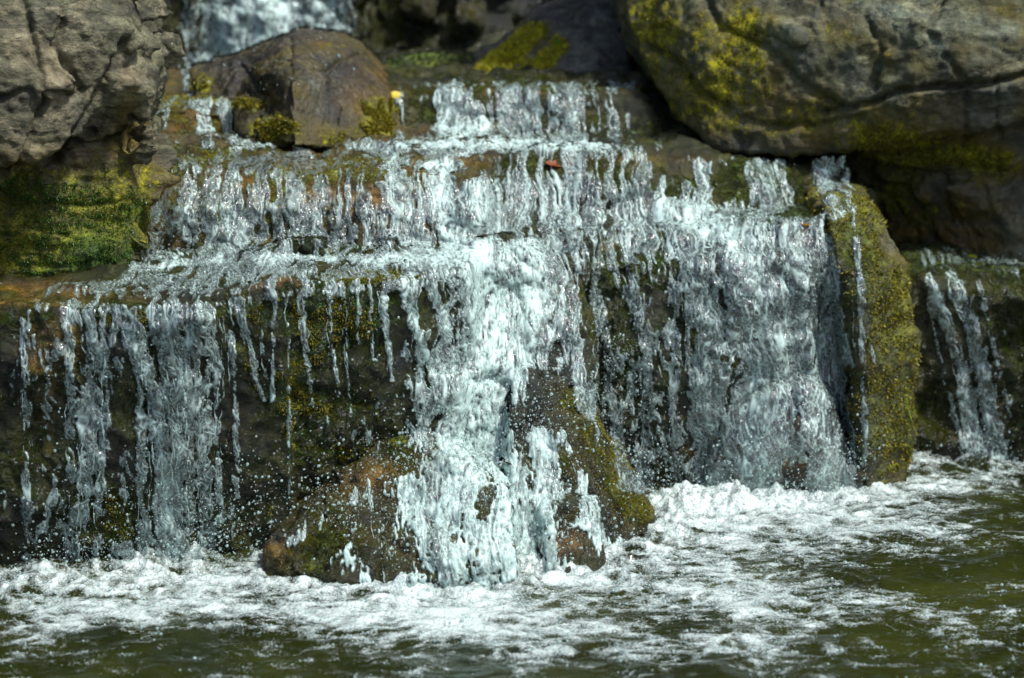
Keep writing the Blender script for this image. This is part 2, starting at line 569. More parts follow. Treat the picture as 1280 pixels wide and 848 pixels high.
# --- the big boulder at the left edge
rock('boulder', 'tall rough cliff boulder at left edge, pinkish grey above, green mossy undercut foot', M['warm'], [
    pts3([(-420, -260, .35), (100, -260, .45), (156, -20, .42), (152, 45, .32), (160, 62, .40), (140, 120, .34), (112, 155, .28), (86, 185, .22), (20, 222, .16), (-60, 255, .12), (-420, 285, .1),
          (40, 100, .13), (80, 10, .2), (-100, 80, .05), (10, 180, .12)], .98),
    pts3([(118, 78, .36), (158, 48, .44), (172, 66, .44), (183, 92, .45), (178, 108, .46), (172, 140, .5), (170, 178, .5), (120, 195, .42), (150, 108, .36)], .85),
    pts3([(-420, 170, .35), (60, 185, .33), (150, 165, .43), (168, 168, .48), (166, 250, .5), (172, 300, .5), (160, 345, .46), (80, 360, .38), (-20, 364, .35), (-420, 384, .3)], .98)],
    voxel=.0065, amp=(.022, .012, .005), chip=.018, cells=60, seed=1, grooves=[([(70, 200), (88, 178), (112, 140), (132, 100), (152, 52)], 5, .05), ([(-20, 226), (40, 208), (90, 184), (170, 172)], 6, .045), ([(15, 215), (55, 130), (42, 50), (28, -10)], 4, .03), ([(92, 196), (130, 186), (166, 148)], 4, .03), ([(90, -10), (70, 60), (100, 110)], 4, .025), ([(-20, 130), (30, 110), (90, 120)], 4, .025), ([(-10, 296), (60, 286), (110, 302)], 3, .010), ([(40, 252), (100, 258), (168, 250)], 3, .012), ([(60, 332), (120, 325), (168, 335)], 3, .008)], blocks=(60, .06, .15, .8, (.30, .62)), strata=.005,
    moss=(.0, [(90, 235, 110, 40, .35), (150, 280, 60, 60, .5), (90, 290, 90, 50, .6), (20, 250, 80, 40, .5), (30, 330, 120, 40, .65), (160, 160, 26, 40, .3), (110, 320, 50, 30, .4)]),
    green=(.0, [(120, 320, 44, 40, .9), (60, 345, 50, 16, .5)]),
    wet=(.05, [(170, 330, 20, 40, .8), (20, 230, 160, 34, .6), (40, 290, 130, 70, .55), (95, 130, 18, 50, .35), (60, 20, 30, 40, .3), (130, 40, 26, 50, .3), (10, 130, 40, 40, .25)]),  # wet also paints in the shade below the overhang
    tint=(.05, [(25, 40, 26, 44, 1.3), (75, 90, 24, 60, .8), (155, 100, 25, 28, .9), (20, 190, 30, 30, .6), (100, 190, 20, 20, .4), (150, 160, 15, 25, .6)]),
    tufts=(15000, M['moss_green'], .72, .008))

# --- the left rock ledge (front, low)
Lb = lambda *p: pts3(p)
rock('rock_ledge', 'dark wet rock ledge at lower left, water dripping off its brown mossy lip', M['wetrock'], [
    Lb((-420, 372, 0), (78, 380, .0), (-420, 400, -.02), (78, 402, -.02), (-420, 780, .14), (30, 760, .14), (60, 700, .16), W(-3.0, .98, .9), W(-1.25, .98, .9), W(-3, 1, -.2), W(-1.2, 1, -.2)),
    Lb((50, 383, -.02), (250, 382, -.03), (50, 410, -.03), (250, 405, -.04), (20, 740, .16), (235, 715, .16), W(-1.4, .98, .905), W(-.9, .98, .905), W(-1.4, 1, -.2), W(-.9, 1, -.2)),
    Lb((225, 378, .0), (350, 356, .06), (225, 405, -.01), (352, 380, .05), (215, 715, .18), (370, 690, .22), W(-1.0, .98, .91), W(-.6, .98, .91), W(-1, 1, -.2), W(-.6, 1, -.2)),
    Lb((335, 354, .07), (520, 343, .2), (580, 338, .36), (335, 376, .06), (520, 362, .19), (590, 360, .38), (350, 690, .24), (600, 640, .45), W(-.8, .98, .915), W(-.1, .98, .915), W(-.8, 1, -.2), W(-.1, 1, -.2))],
    voxel=.0075, amp=(.022, .016, .006), chip=.015, cells=110, seed=2, blocks=(90, .05, .13, .8, (.34, .65)),
    wet=(1.0, []), moss=(.26, [(430, 400, 60, 50, .5), (180, 392, 120, 14, .5), (470, 347, 60, 10, .9), (390, 500, 50, 60, .3), (310, 430, 40, 60, .2), (150, 650, 20, 40, .5)]),
    green=(.7, [(430, 410, 60, 60, .2), (470, 347, 60, 10, -.5), (150, 650, 30, 40, -.4)]),
    rust=(.05, [(50, 370, 90, 14, 1.0), (60, 440, 22, 40, 1.0), (90, 430, 14, 30, .9), (60, 520, 8, 60, .6), (200, 395, 90, 12, .7), (350, 350, 60, 14, .5)]),
    tint=(0, []), tufts=(16000, M['moss_yellow'], .62, .007))

# --- bedrock under the central chute
rock('rock_ledge', 'wet bedrock under the central white chute, between the two ledges', M['wetrock'], [
    Lb((548, 335, .55), (735, 318, .82), (545, 420, .42), (725, 420, .60), (530, 520, .34), (730, 540, .55), (520, 700, .3), (740, 690, .5), W(-.35, 1.3, .92), W(.3, 1.3, .96), W(-.35, 1.3, -.2), W(.3, 1.3, -.2))],
    voxel=.009, amp=(.03, .02, .006), chip=.04, cells=40, seed=3, blocks=(20, .06, .12, .8), wet=(.9, []), moss=(.2, [(685, 365, 20, 20, .6)]), green=(.5, []))

# --- the right block
rock('rock_ledge', 'broad wet rock block at right of centre, veiled by the wide curtain of water', M['wetrock'], [
    Lb((625, 318, 1.08), (720, 312, 1.02), (860, 292, 1.04), (960, 280, 1.05), (1060, 276, 1.08), (700, 345, .92), (860, 325, .94), (960, 312, .95), (1065, 312, 1.0),
       (690, 620, .90), (860, 640, .98), (1075, 620, 1.04), W(.0, 1.8, .97), W(1.4, 1.8, .97), W(.0, 1.9, -.2), W(1.4, 1.9, -.2)),
    Lb((700, 330, .92), (860, 330, .86), (1010, 320, .90), (720, 430, .88), (860, 440, .84), (1020, 430, .88), (720, 640, .94), (1040, 640, .98), W(.2, 1.5, .9), W(1.1, 1.5, .9), W(.2, 1.7, -.2), W(1.1, 1.7, -.2))],
    voxel=.0075, amp=(.03, .02, .006), chip=.015, cells=90, seed=4, blocks=(50, .05, .12, .8), wet=(.92, []),
    moss=(.22, [(740, 350, 40, 40, .5), (780, 440, 80, 80, .3), (950, 268, 90, 12, .6), (900, 380, 30, 40, .2), (1060, 380, 20, 120, .5), (700, 300, 60, 30, .3)]),
    green=(.7, [(730, 340, 60, 30, -.2)]), rust=(.0, [(700, 290, 90, 25, .8), (740, 310, 60, 20, .5), (920, 560, 60, 40, .5), (690, 270, 120, 20, .4)]),
    tufts=(9000, M['moss_dark'], .62, .007))
rock('boulder', 'smooth violet and brown boulder behind the foot of the right curtain of water', M['violet'], [
    pts3([(885, 570, .88), (905, 525, .86), (960, 495, .83), (1010, 482, .83), (1045, 505, .86), (1060, 560, .90), (1062, 640, .90), (880, 650, .88), (960, 570, .78), (1010, 540, .78)], 1.2)],
    voxel=.009, amp=(.02, .008, .002), chip=.012, cells=20, seed=5, wet=(.55, []), rust=(0, [(930, 560, 60, 35, 1.), (1000, 580, 50, 30, .8)]), smooth=6)
rock('boulder', 'upright mossy boulder with a tan rounded top at the right end of the curtain', M['warm'], [
    pts3([(1034, 262, 1.05), (1062, 254, 1.1), (1095, 257, 1.12), (1108, 280, 1.06), (1102, 305, .98), (1075, 300, .93), (1045, 300, .95), (1085, 360, .88), (1110, 360, .92), (1130, 335, 1.06), (1142, 400, 1.04), (1142, 480, 1.01), (1136, 570, 1.02), (1140, 640, 1.02), (1085, 640, .9), (1085, 480, .86), (1066, 380, .88)], 1.65)],
    voxel=.0065, amp=(.022, .012, .005), chip=.02, cells=30, seed=6, blocks=(8, .04, .08, 1.),
    moss=(.52, [(1075, 262, 40, 12, .7), (1120, 400, 34, 80, .35), (1122, 300, 16, 22, -.5), (1060, 420, 24, 160, -.1)]), green=(.12, [(1070, 330, 30, 60, .5)]),
    wet=(.5, [(1060, 400, 40, 160, .5), (1110, 520, 80, 110, .5), (1100, 400, 50, 60, .15), (1075, 262, 40, 14, -.3)]), tint=(.1, [(1122, 300, 18, 28, 1.0)]),
    rust=(0, [(1120, 420, 30, 60, .5)]), tufts=(24000, M['moss_yellow'], .55, .011))
rock('rock_ledge', 'dark wet ledge at the far right with a narrow fall running down it', M['wetrock'], [
    Lb((1120, 335, 1.36), (1280, 340, 1.28), (1720, 350, 1.1), (1120, 360, 1.3), (1280, 366, 1.24), (1720, 372, 1.05), (1110, 640, 1.42), (1280, 630, 1.38), (1720, 640, 1.2), W(1.3, 2.1, .76), W(3.2, 2.1, .76), W(1.3, 2.2, -.2), W(3.2, 2.2, -.2))],
    voxel=.009, amp=(.03, .02, .006), chip=.03, cells=70, seed=7, blocks=(20, .05, .12, .8), wet=(.92, []), moss=(.35, [(1220, 330, 100, 12, .3), (1270, 420, 30, 60, .2)]), green=(.6, []), rust=(.05, [(1130, 480, 20, 80, .4)]),
    tufts=(6000, M['moss_dark'], .6, .008))

# --- low rocks at the foot of the falls
rock('boulder', 'low sloping wet boulder in the pool, under the left ledge', M['wetrock'], [
    pts3([(326, 700, .0), (345, 680, -.02), (420, 610, .12), (470, 552, .26), (520, 525, .33), (590, 570, .25), (640, 640, .04), (640, 690, -.10), (560, 726, -.13), (470, 728, -.13), (375, 715, -.07), (460, 650, .02), (560, 640, .05),
          (326, 740, .0), (640, 760, -.1), (470, 765, -.13)], .6)],
    voxel=.006, amp=(.016, .014, .007), chip=.02, cells=34, seed=8, blocks=(26, .05, .11, .7, (.30, .6)), wet=(.85, []), moss=(.18, [(430, 650, 60, 40, .3), (400, 690, 40, 30, .35), (500, 550, 20, 30, .4)]), green=(.3, []),
    tint=(0, [(455, 640, 24, 16, .8), (470, 585, 26, 14, .6), (545, 620, 30, 30, .3)]), rust=(0, [(345, 690, 20, 14, 1.2), (590, 690, 60, 16, .9), (470, 600, 40, 20, .6)]), tufts=(6000, M['moss_dark'], .5, .007))
rock('rock_slab', 'slanting rock ridge with a mossy edge in the middle of the splash', M['wetrock'], [
    pts3([(640, 482, .42), (656, 462, .46), (674, 465, .48), (714, 490, .50), (757, 560, .48), (817, 655, .46), (812, 666, .43), (760, 690, .22), (690, 712, .06), (645, 712, .05), (636, 600, .22), (700, 560, .30), (812, 680, .44), (645, 760, .05), (700, 750, .06)], .75),
    pts3([(690, 490, .44), (716, 490, .49), (820, 654, .45), (816, 666, .41), (794, 668, .36), (738, 582, .36)], .6),
    pts3([(680, 640, .10), (710, 628, .12), (745, 640, .16), (752, 680, .12), (690, 705, .02), (690, 750, .02), (750, 730, .06)], .4)],
    voxel=.006, amp=(.008, .010, .006), chip=.022, cells=30, seed=9, blocks=(10, .03, .06, .8), wet=(.8, []),
    moss=(.05, [(735, 540, 26, 40, .55), (770, 590, 22, 40, .7), (800, 640, 22, 24, .6), (715, 500, 20, 16, .5), (700, 580, 20, 20, .4), (720, 650, 24, 14, .4)]), green=(.25, []), rust=(0, [(700, 685, 30, 18, .8)]),
    tufts=(8000, M['moss_yellow'], .55, .007))

# --- second tier
rock('rock_ledge', 'gravelly brown mossy ledge in the second tier, behind the left boulder', M['wetrock'], [
    Lb((90, 330, .68), (590, 322, .72), (100, 262, .72), (600, 262, .76), (110, 222, .86), (605, 222, .92), (130, 186, 1.18), (600, 192, 1.25), W(-1.5, 1.9, 1.20), W(.0, 1.9, 1.18), W(-1.5, 2, -.1), W(.0, 2, -.1), (90, 420, .66), (590, 420, .7))],
    voxel=.0075, amp=(.028, .02, .008), chip=.03, cells=80, seed=10, blocks=(30, .05, .10, .6), wet=(.7, [(380, 300, 300, 30, .25)]),
    moss=(.22, [(230, 200, 80, 14, .4), (450, 205, 90, 16, .3), (200, 196, 20, 8, .7), (260, 260, 60, 30, .3), (420, 220, 160, 14, .3)]), green=(.35, [(200, 196, 20, 8, .4), (430, 215, 200, 20, -.3)]),
    rust=(.25, [(370, 235, 80, 26, .9), (470, 240, 50, 26, .7), (540, 205, 40, 10, .7)]), tint=(.1, [(340, 240, 60, 30, .3), (500, 235, 50, 20, .5)]), tufts=(7000, M['moss_yellow'], .62, .008))
rock('rock_ledge', 'wet second tier ledge with a pinkish patch below the huge overhanging boulder', M['wetrock'], [
    Lb((590, 196, 1.3), (700, 199, 1.48), (880, 200, 1.55), (1040, 204, 1.6), (1062, 212, 1.62), (1066, 262, 1.55), (880, 264, 1.5), (640, 300, .98), (860, 275, 1.2), (620, 330, .9), W(.0, 2.3, 1.13), W(1.3, 2.3, 1.13), W(.0, 2.3, -.1), W(1.3, 2.3, -.1), (640, 420, 1.0), (1066, 420, 1.6))],
    voxel=.008, amp=(.028, .02, .007), chip=.03, cells=60, seed=11, blocks=(24, .05, .10, .6), wet=(.85, []),
    moss=(.25, [(660, 208, 50, 12, .5), (820, 240, 60, 20, .3), (960, 225, 90, 25, .4)]), green=(.55, []), tint=(0, [(830, 215, 40, 14, 1.1), (790, 225, 30, 10, .5)]), rust=(0, [(545, 203, 40, 10, .6), (690, 205, 30, 6, .8), (800, 200, 60, 8, .5)]),
    tufts=(5000, M['moss_dark'], .6, .008))

# --- third tier and behind
rock('rock_ledge', 'upper wet step in the third tier with a low fall over its flat lip', M['wetrock'], [
    Lb((470, 116, 1.95), (800, 108, 1.95), (470, 130, 1.88), (800, 124, 1.88), (460, 200, 1.8), (840, 205, 1.8), W(-.6, 3.6, 1.34), W(.6, 3.6, 1.34), W(-.6, 3.6, .3), W(.7, 3.6, .3), (460, 330, 1.8), (840, 330, 1.8)),
    Lb((770, 120, 1.9), (860, 150, 2.0), (880, 205, 1.9), (760, 205, 1.84), W(.3, 2.6, 1.3), W(.75, 2.6, 1.25), W(.75, 2.6, .8), W(.3, 2.6, .8))],
    voxel=.01, amp=(.025, .02, .006), chip=.03, cells=40, seed=12, wet=(.9, []), moss=(.25, [(540, 155, 30, 20, .2), (700, 108, 120, 6, .5), (820, 170, 40, 30, .4)]), green=(.5, []), rust=(0, [(600, 112, 140, 5, .6)]))
rock('rock_ledge', 'small brown stepped ledge with a yellow mossy top beside the left boulder', M['wetrock'], [
    Lb((100, 124, 1.75), (300, 122, 1.75), (110, 134, 1.58), (230, 136, 1.56), (300, 134, 1.6), (110, 200, 1.48), (270, 200, 1.46), (320, 190, 1.5), W(-1.6, 2.9, 1.33), W(-.5, 2.9, 1.33), W(-1.6, 2.9, .3), W(-.5, 2.9, .3))],
    voxel=.009, amp=(.025, .018, .006), chip=.03, cells=30, seed=13, blocks=(12, .05, .09, .6), wet=(.7, []), moss=(.25, [(210, 126, 90, 7, .9), (330, 145, 30, 20, .5)]), green=(.1, []), rust=(.3, [(210, 160, 60, 20, .8)]),
    tufts=(4000, M['moss_yellow'], .6, .01))
rock('boulder', 'faceted pyramid boulder with slate grey top and mossy foot before the high fall', M['pyramid'], [
    pts3([(364, 44, 1.95), (424, 50, 2.0), (440, 60, 1.98), (288, 75, 2.1), (241, 128, 2.1), (318, 178, 1.8), (364, 96, 1.42), (410, 84, 1.68), (368, 182, 1.24), (504, 187, 1.66), (484, 112, 1.84)], 2.4),
    pts3([(250, 92, 1.9), (292, 72, 1.9), (318, 84, 1.84), (241, 128, 1.8), (310, 140, 1.66), (270, 150, 1.7)], 2.3),
    pts3([(288, 128, 1.55), (302, 122, 1.56), (350, 160, 1.40), (378, 184, 1.34), (310, 188, 1.42), (296, 160, 1.5)], 1.8)],
    voxel=.007, amp=(.004, .009, .006), chip=.008, cells=30, seed=14, blocks=(14, .05, .10, 1., (.35, .6)), grooves=[([(364, 50), (362, 100), (366, 180)], 4, .02), ([(362, 98), (410, 84), (445, 70)], 4, .02), ([(412, 90), (430, 130), (425, 180)], 4, .02), ([(300, 80), (330, 120), (318, 170)], 4, .02)], wet=(.3, [(328, 118, 40, 46, .7), (470, 110, 40, 40, .35), (390, 56, 34, 12, -.4)]),  # left facet's shade is painted here through the wet darkening
    moss=(.10, [(470, 150, 30, 32, .7), (420, 172, 20, 12, .3), (345, 160, 34, 14, .8), (310, 130, 20, 12, .7), (256, 106, 22, 18, .5), (390, 60, 30, 8, .2)]), green=(.05, []),
    rust=(.0, [(450, 120, 30, 30, .2), (390, 55, 30, 8, .3), (480, 120, 20, 40, .4)]), tint=(0, []), tufts=(9000, M['moss_yellow'], .6, .014))
rock('rock_slab', 'tilted violet grey slab with two diagonal yellow moss bands at the back', M['violet'], [
    pts3([(582, 116, 2.5), (596, 88, 2.65), (672, 22, 3.0), (700, 6, 3.08), (735, 2, 3.1), (772, 10, 3.05), (786, 60, 2.8), (786, 114, 2.5), (690, 118, 2.36), (720, 50, 2.78), (640, 80, 2.6)], 3.5)],
    voxel=.011, amp=(.025, .012, .005), chip=.02, cells=24, seed=15,
    moss=(.0, [(658, 48, 17, 14, 1.1), (640, 66, 17, 13, 1.2), (622, 80, 17, 13, 1.2), (606, 97, 17, 13, 1.2), (674, 34, 14, 12, .7), (700, 58, 12, 11, 1.1), (684, 74, 13, 11, 1.2), (666, 90, 14, 11, 1.2), (646, 105, 16, 11, 1.2), (600, 112, 30, 10, .6)]), green=(.1, []), tufts=(14000, M['moss_light_painted'], .5, .016))
rock('boulder', 'low dark mossy boulder in the shaded gap behind the third tier', M['grey'], [
    pts3([(470, 118, 2.7), (478, 92, 2.8), (520, 80, 2.9), (570, 76, 2.95), (602, 92, 2.8), (604, 118, 2.7)], 3.4)],
    voxel=.012, amp=(.03, .015, .005), chip=.02, cells=14, seed=16, wet=(.5, []), moss=(.75, []), green=(.75, [(560, 95, 40, 20, -.5)]), tufts=(5000, M['moss_dark'], .4, .018))

# --- the big boulder at the right
Nb = dict(mat=M['grey'])
rock('boulder', 'huge overhanging grey boulder at upper right, cracked across, olive mossy left side', M['grey'], [
    pts3([(776, -60, 2.2), (786, 20, 2.05), (803, 66, 1.95), (835, 118, 1.85), (852, 150, 1.75), (900, 186, 1.66), (960, 193, 1.6), (1060, 191, 1.58), (1105, 176, 1.5), (1130, 118, 1.42), (1300, 98, 1.38), (1720, 80, 1.2), (1720, -420, 1.7), (800, -420, 2.4), (1000, 60, 1.55), (1150, 40, 1.42), (880, 95, 1.68)], 3.3),
    pts3([(1045, 150, 1.74), (1085, 132, 1.70), (1140, 122, 1.68), (1300, 100, 1.62), (1720, 86, 1.45), (1720, 240, 1.5), (1260, 240, 1.64), (1225, 205, 1.62), (1195, 192, 1.62), (1080, 194, 1.72)], 3.0),
    pts3([(1020, 195, 2.05), (1060, 190, 1.98), (1190, 196, 1.70), (1232, 230, 1.60), (1262, 290, 1.56), (1275, 330, 1.55), (1720, 340, 1.4), (1720, 200, 1.4), (1200, 335, 1.85), (1060, 335, 2.05)], 3.0)],
    voxel=.0085, amp=(.02, .014, .006), chip=.02, cells=60, seed=17, grooves=[([(1030, 140), (1090, 128), (1130, 112), (1200, 107), (1290, 94)], 4, .05), ([(815, 60), (850, 78), (868, 110), (905, 130)], 5, .035), ([(880, -10), (905, 40), (960, 60), (1010, 110), (1050, 130)], 5, .03), ([(1080, 20), (1100, 60), (1095, 110)], 4, .03), ([(1180, -10), (1160, 40), (1200, 95)], 4, .02), ([(930, 150), (1010, 160), (1080, 150)], 5, .025), ([(1210, 120), (1205, 190)], 3, .015), ([(1245, 110), (1250, 230)], 3, .015)], blocks=(36, .10, .26, .7, (.45, .72)),
    moss=(.14, [(830, 70, 70, 90, .30), (1000, 90, 60, 40, .15), (900, 40, 60, 40, .15), (900, 110, 60, 50, .30), (960, 160, 110, 34, .34), (1180, 196, 70, 12, .9), (1110, 180, 50, 25, .6), (1050, 45, 40, 20, .3), (1150, 260, 90, 60, .4), (820, 20, 30, 40, .2), (940, 20, 30, 30, .3), (1240, 205, 30, 16, .5)]),
    green=(.0, [(1180, 200, 80, 14, .25)]), wet=(.1, [(1130, 270, 110, 70, .75), (930, 200, 90, 24, .6), (1140, 112, 200, 10, .3)]),  # wet darkens the undercut, the underside and the crack line
    tint=(.02, [(1190, 150, 60, 36, .55), (1260, 170, 40, 60, .45)]), rust=(0, [(1150, 280, 90, 40, .7), (970, 125, 40, 20, .4), (1060, 175, 80, 14, .3)]),
    tufts=(22000, M['moss_yellow'], .66, .009))
rock('rock_wall', 'black wet rock in the cavity under the huge right boulder', M['wetrock'], [
    pts3([(770, 90, 2.4), (1130, 150, 2.5), (1130, 350, 2.5), (760, 240, 2.4)], 3.2)], voxel=.014, amp=(.04, .02, .006), chip=.03, cells=20, seed=18, wet=(.8, []), moss=(.3, []), green=(.3, []))

# --- the high back wall
rock('rock_wall', 'dark wet rock face behind everything, crossed by the high white fall', M['wetrock'], [
    pts3([(-700, -700, 3.7), (160, -700, 3.6), (200, 140, 3.3), (160, 200, 3.3), (-700, 200, 3.4)], 5.2),
    pts3([(150, -700, 3.85), (445, -700, 3.85), (445, 140, 3.55), (150, 140, 3.5)], 5.2),
    pts3([(235, -300, 3.8), (262, 140, 3.4), (200, 140, 3.4), (180, -300, 3.7)], 5.2),
    pts3([(430, -700, 4.2), (640, -700, 4.3), (640, 140, 4.0), (430, 140, 4.0)], 5.2),
    pts3([(500, -700, 3.9), (545, -700, 3.9), (540, 24, 3.95), (505, 24, 3.95)], 5.2),
    pts3([(565, -700, 3.9), (605, -700, 3.9), (600, 40, 3.95), (570, 40, 3.95)], 5.2),
    pts3([(620, -700, 4.3), (2100, -700, 4.0), (2100, 200, 3.9), (620, 200, 4.1)], 5.2)],
    voxel=.022, amp=(.07, .04, .015), chip=.05, cells=80, seed=19, blocks=(50, .15, .35, 1.), wet=(.8, []), moss=(.2, [(525, 5, 20, 20, .5), (585, 20, 16, 20, .4), (470, 70, 60, 40, .4)]), green=(.5, [(525, 5, 20, 20, -.5), (580, 10, 20, 30, -.5)]))
rock('rock', 'small yellow mossy rock peeking out behind the top of the left boulder', M['warm'], [
    pts3([(120, 10, 1.6), (165, 8, 1.55), (178, 28, 1.55), (180, 60, 1.55), (120, 62, 1.5)], 1.9)], voxel=.011, seed=20, amp=(.015, .01, .004), chip=.01, cells=10, moss=(.8, []), green=(.05, []), tufts=(3000, M['moss_yellow'], .4, .014))
rock('rock', 'small pale stone below the mossy rock at the right shoulder of the left boulder', M['grey'], [
    pts3([(150, 66, 1.5), (178, 60, 1.5), (182, 84, 1.45), (178, 126, 1.42), (150, 130, 1.42)], 1.8)], voxel=.011, seed=21, amp=(.01, .008, .004), chip=.01, cells=10)
print('rocks', time.time() - T0)

# ------------------------------------------------------------------ where the water runs
# depth of the stone along the sight lines, so that water can be laid on it
STEP = 1.35
GU = np.arange(-40, 1320, STEP); GV = np.arange(-120, 775, STEP)
HID = np.full((len(GV), len(GU)), -1, int)
YH = np.full(HID.shape, np.nan)
allv, allf, off = [], [], 0
for r in ROCKS:
    allv.append(r['co']); q = r['quads'] + off
    allf.append(q); off += len(r['co'])
V_ = np.concatenate(allv); F_ = np.concatenate(allf)
bvh = BVHTree.FromPolygons(V_.tolist(), F_.tolist())
fcount = np.cumsum([len(r['quads']) for r in ROCKS])
cv = Vector(CAM)
for j, v in enumerate(GV):
    for i, u in enumerate(GU):
        d = FW + (u - 640) / FPX * np.array([1.0, 0, 0]) + (424 - v) / FPX * UP
        h = bvh.ray_cast(cv, Vector(d))
        if h[0] is not None:
            YH[j, i] = h[0].y
            HID[j, i] = h[2]
ridx = np.searchsorted(fcount, HID, side='right')
ridx[HID < 0] = -1
UU, VV = np.meshgrid(GU, GV)
print('rays', time.time() - T0)

# streams: owner, spine [(u, v, half width)], cover, white
ST = []


def st(owner, spine, cover, white):
    ST.append((owner, np.array(spine, float), cover, white))


A = 'left'
st(A, [(60, 384, 20), (72, 430, 16), (58, 520, 14), (52, 640, 16), (48, 720, 26)], .36, .35)
st(A, [(100, 388, 18), (122, 450, 18), (112, 540, 26), (100, 640, 22), (100, 725, 34)], .46, .45)
st(A, [(150, 388, 12), (172, 440, 12), (196, 500, 13), (206, 600, 12), (222, 715, 26)], .74, .75)
st(A, [(200, 388, 22), (214, 440, 18), (222, 540, 14), (220, 640, 16), (226, 715, 26)], .66, .65)
st(A, [(245, 388, 14), (246, 450, 10), (250, 560, 10), (262, 680, 18)], .52, .5)
st(A, [(266, 384, 9), (272, 470, 6), (270, 560, 7), (276, 650, 9)], .5, .5)
st(A, [(298, 378, 10), (312, 430, 7), (322, 480, 4), (330, 500, 3)], .5, .55)
st(A, [(342, 364, 5), (342, 420, 3), (340, 500, 2.5)], .42, .5)
st(A, [(372, 362, 8), (380, 420, 6), (386, 470, 6), (390, 505, 4)], .52, .6)
st(A, [(410, 358, 5), (414, 430, 4), (424, 495, 5)], .5, .6)
st(A, [(446, 354, 4), (449, 470, 3)], .4, .5)
st(A, [(476, 352, 6), (482, 410, 5), (490, 475, 5)], .55, .7)
st(A, [(500, 350, 9), (520, 410, 8), (545, 480, 8)], .6, .8)
st(A, [(535, 346, 12), (556, 410, 11), (575, 490, 10)], .56, .7)
st(A, [(185, 345, 34), (360, 338, 30), (540, 332, 26)], .50, .40)      # shallow sheet over the ledge
st(A, [(60, 364, 12), (200, 364, 24), (330, 352, 18), (470, 345, 12)], .42, .25)
st(A, [(170, 338, 9), (230, 330, 9), (290, 328, 8)], .60, .75)
st(A, [(320, 326, 10), (370, 322, 9), (420, 326, 7)], .60, .8)
st(A, [(440, 326, 8), (560, 324, 18)], .64, .85)
for (u0, du, v1_, w0, cv1, wt1) in ((30, 4, 700, 7, .46, .35), (84, 6, 600, 7, .5, .5), (132, -6, 640, 8, .5, .5), (170, 10, 690, 8, .56, .6), (232, 4, 700, 8, .6, .6), (256, 6, 640, 6, .5, .55), (286, 12, 620, 5, .46, .5), (326, 6, 470, 3, .44, .5),
                                 (358, 4, 620, 3, .44, .5), (430, 8, 520, 2.5, .44, .55), (462, 8, 450, 3, .46, .6), (514, 18, 500, 7, .54, .7)):
    st(A, [(u0, 386 - max(0, u0 - 230) * .14, w0 * 1.5), (u0 + du * .5, 450, w0), (u0 + du, v1_, w0 * 1.2)], cv1, wt1)
st(A, [(50, 384, 11), (230, 391, 11), (350, 368, 9), (560, 350, 9)], .45, .34)
st(A, [(60, 655, 24), (150, 690, 26), (290, 640, 14)], .36, .4)
C = 'middle'
st(C, [(585, 312, 44), (612, 380, 44), (612, 450, 42), (590, 520, 46), (568, 600, 40), (548, 650, 34)], .80, .92)
st(C, [(650, 306, 46), (660, 380, 44), (645, 452, 40)], .70, .84)
st(C, [(640, 440, 40), (600, 500, 50)], .62, .85)
st(C, [(622, 520, 22), (636, 600, 34), (650, 760, 46)], .68, .90)
st(C, [(560, 640, 50), (600, 760, 60)], .60, .80)
st(C, [(700, 345, 22), (712, 420, 20), (725, 470, 16), (735, 520, 12)], .6, .55)
st(C, [(672, 540, 20), (690, 585, 26), (672, 640, 34), (690, 755, 44)], .60, .84)
st(C, [(600, 560, 60), (640, 640, 60)], .52, .75)
st(C, [(545, 540, 30), (480, 590, 16), (420, 640, 12), (345, 690, 12)], .36, .55)
st(C, [(560, 620, 40), (620, 690, 50)], .56, .8)
st(C, [(500, 600, 36), (520, 740, 50)], .46, .80)
st(C, [(430, 690, 40), (470, 740, 40)], .34, .75)
st(C, [(700, 545, 10), (728, 600, 12), (740, 650, 14)], .52, .75)
st(C, [(730, 660, 26), (780, 690, 16)], .5, .8)
st(C, [(430, 500, 60), (480, 560, 50)], .26, .3)
D = 'right'
st(D, [(720, 300, 30), (745, 360, 20), (758, 420, 12), (766, 500, 10), (780, 610, 18)], .54, .42)
st(D, [(775, 315, 18), (795, 380, 16), (812, 450, 15), (806, 540, 16), (806, 610, 22)], .54, .36)
st(D, [(825, 300, 18), (846, 380, 10), (842, 480, 11), (845, 610, 16)], .52, .42)
st(D, [(870, 285, 26), (880, 360, 30), (890, 440, 34), (885, 520, 26), (880, 620, 34)], .62, .55)
st(D, [(930, 270, 42), (940, 350, 46), (955, 440, 44), (950, 520, 34), (940, 620, 40)], .76, .70)
st(D, [(985, 282, 42), (1000, 370, 42), (1020, 450, 36), (1030, 530, 22), (1030, 620, 26)], .74, .65)
st(D, [(1030, 300, 18), (1040, 380, 12), (1052, 470, 12), (1056, 610, 16)], .6, .5)
st(D, [(1070, 300, 5), (1076, 380, 5), (1078, 480, 5), (1082, 580, 5)], .5, .4)
st(D, [(640, 262, 40), (760, 275, 40), (850, 272, 30), (930, 272, 24)], .56, .62)
st(D, [(690, 300, 70), (800, 300, 60)], .5, .45)
st(D, [(830, 262, 22), (880, 278, 34), (930, 300, 40)], .68, .85)
st(D, [(1040, 270, 40)], .34, .2)
E = 'far_right'
st(E, [(1160, 322, 16), (1230, 326, 16), (1290, 326, 16)], .42, .2)
st(E, [(1160, 350, 8), (1182, 400, 9), (1206, 480, 10), (1222, 580, 14)], .66, .6)
st(E, [(1190, 345, 10), (1214, 410, 11), (1236, 500, 13), (1246, 585, 16)], .66, .6)
st(E, [(1222, 350, 6), (1240, 420, 5), (1262, 520, 6)], .46, .4)
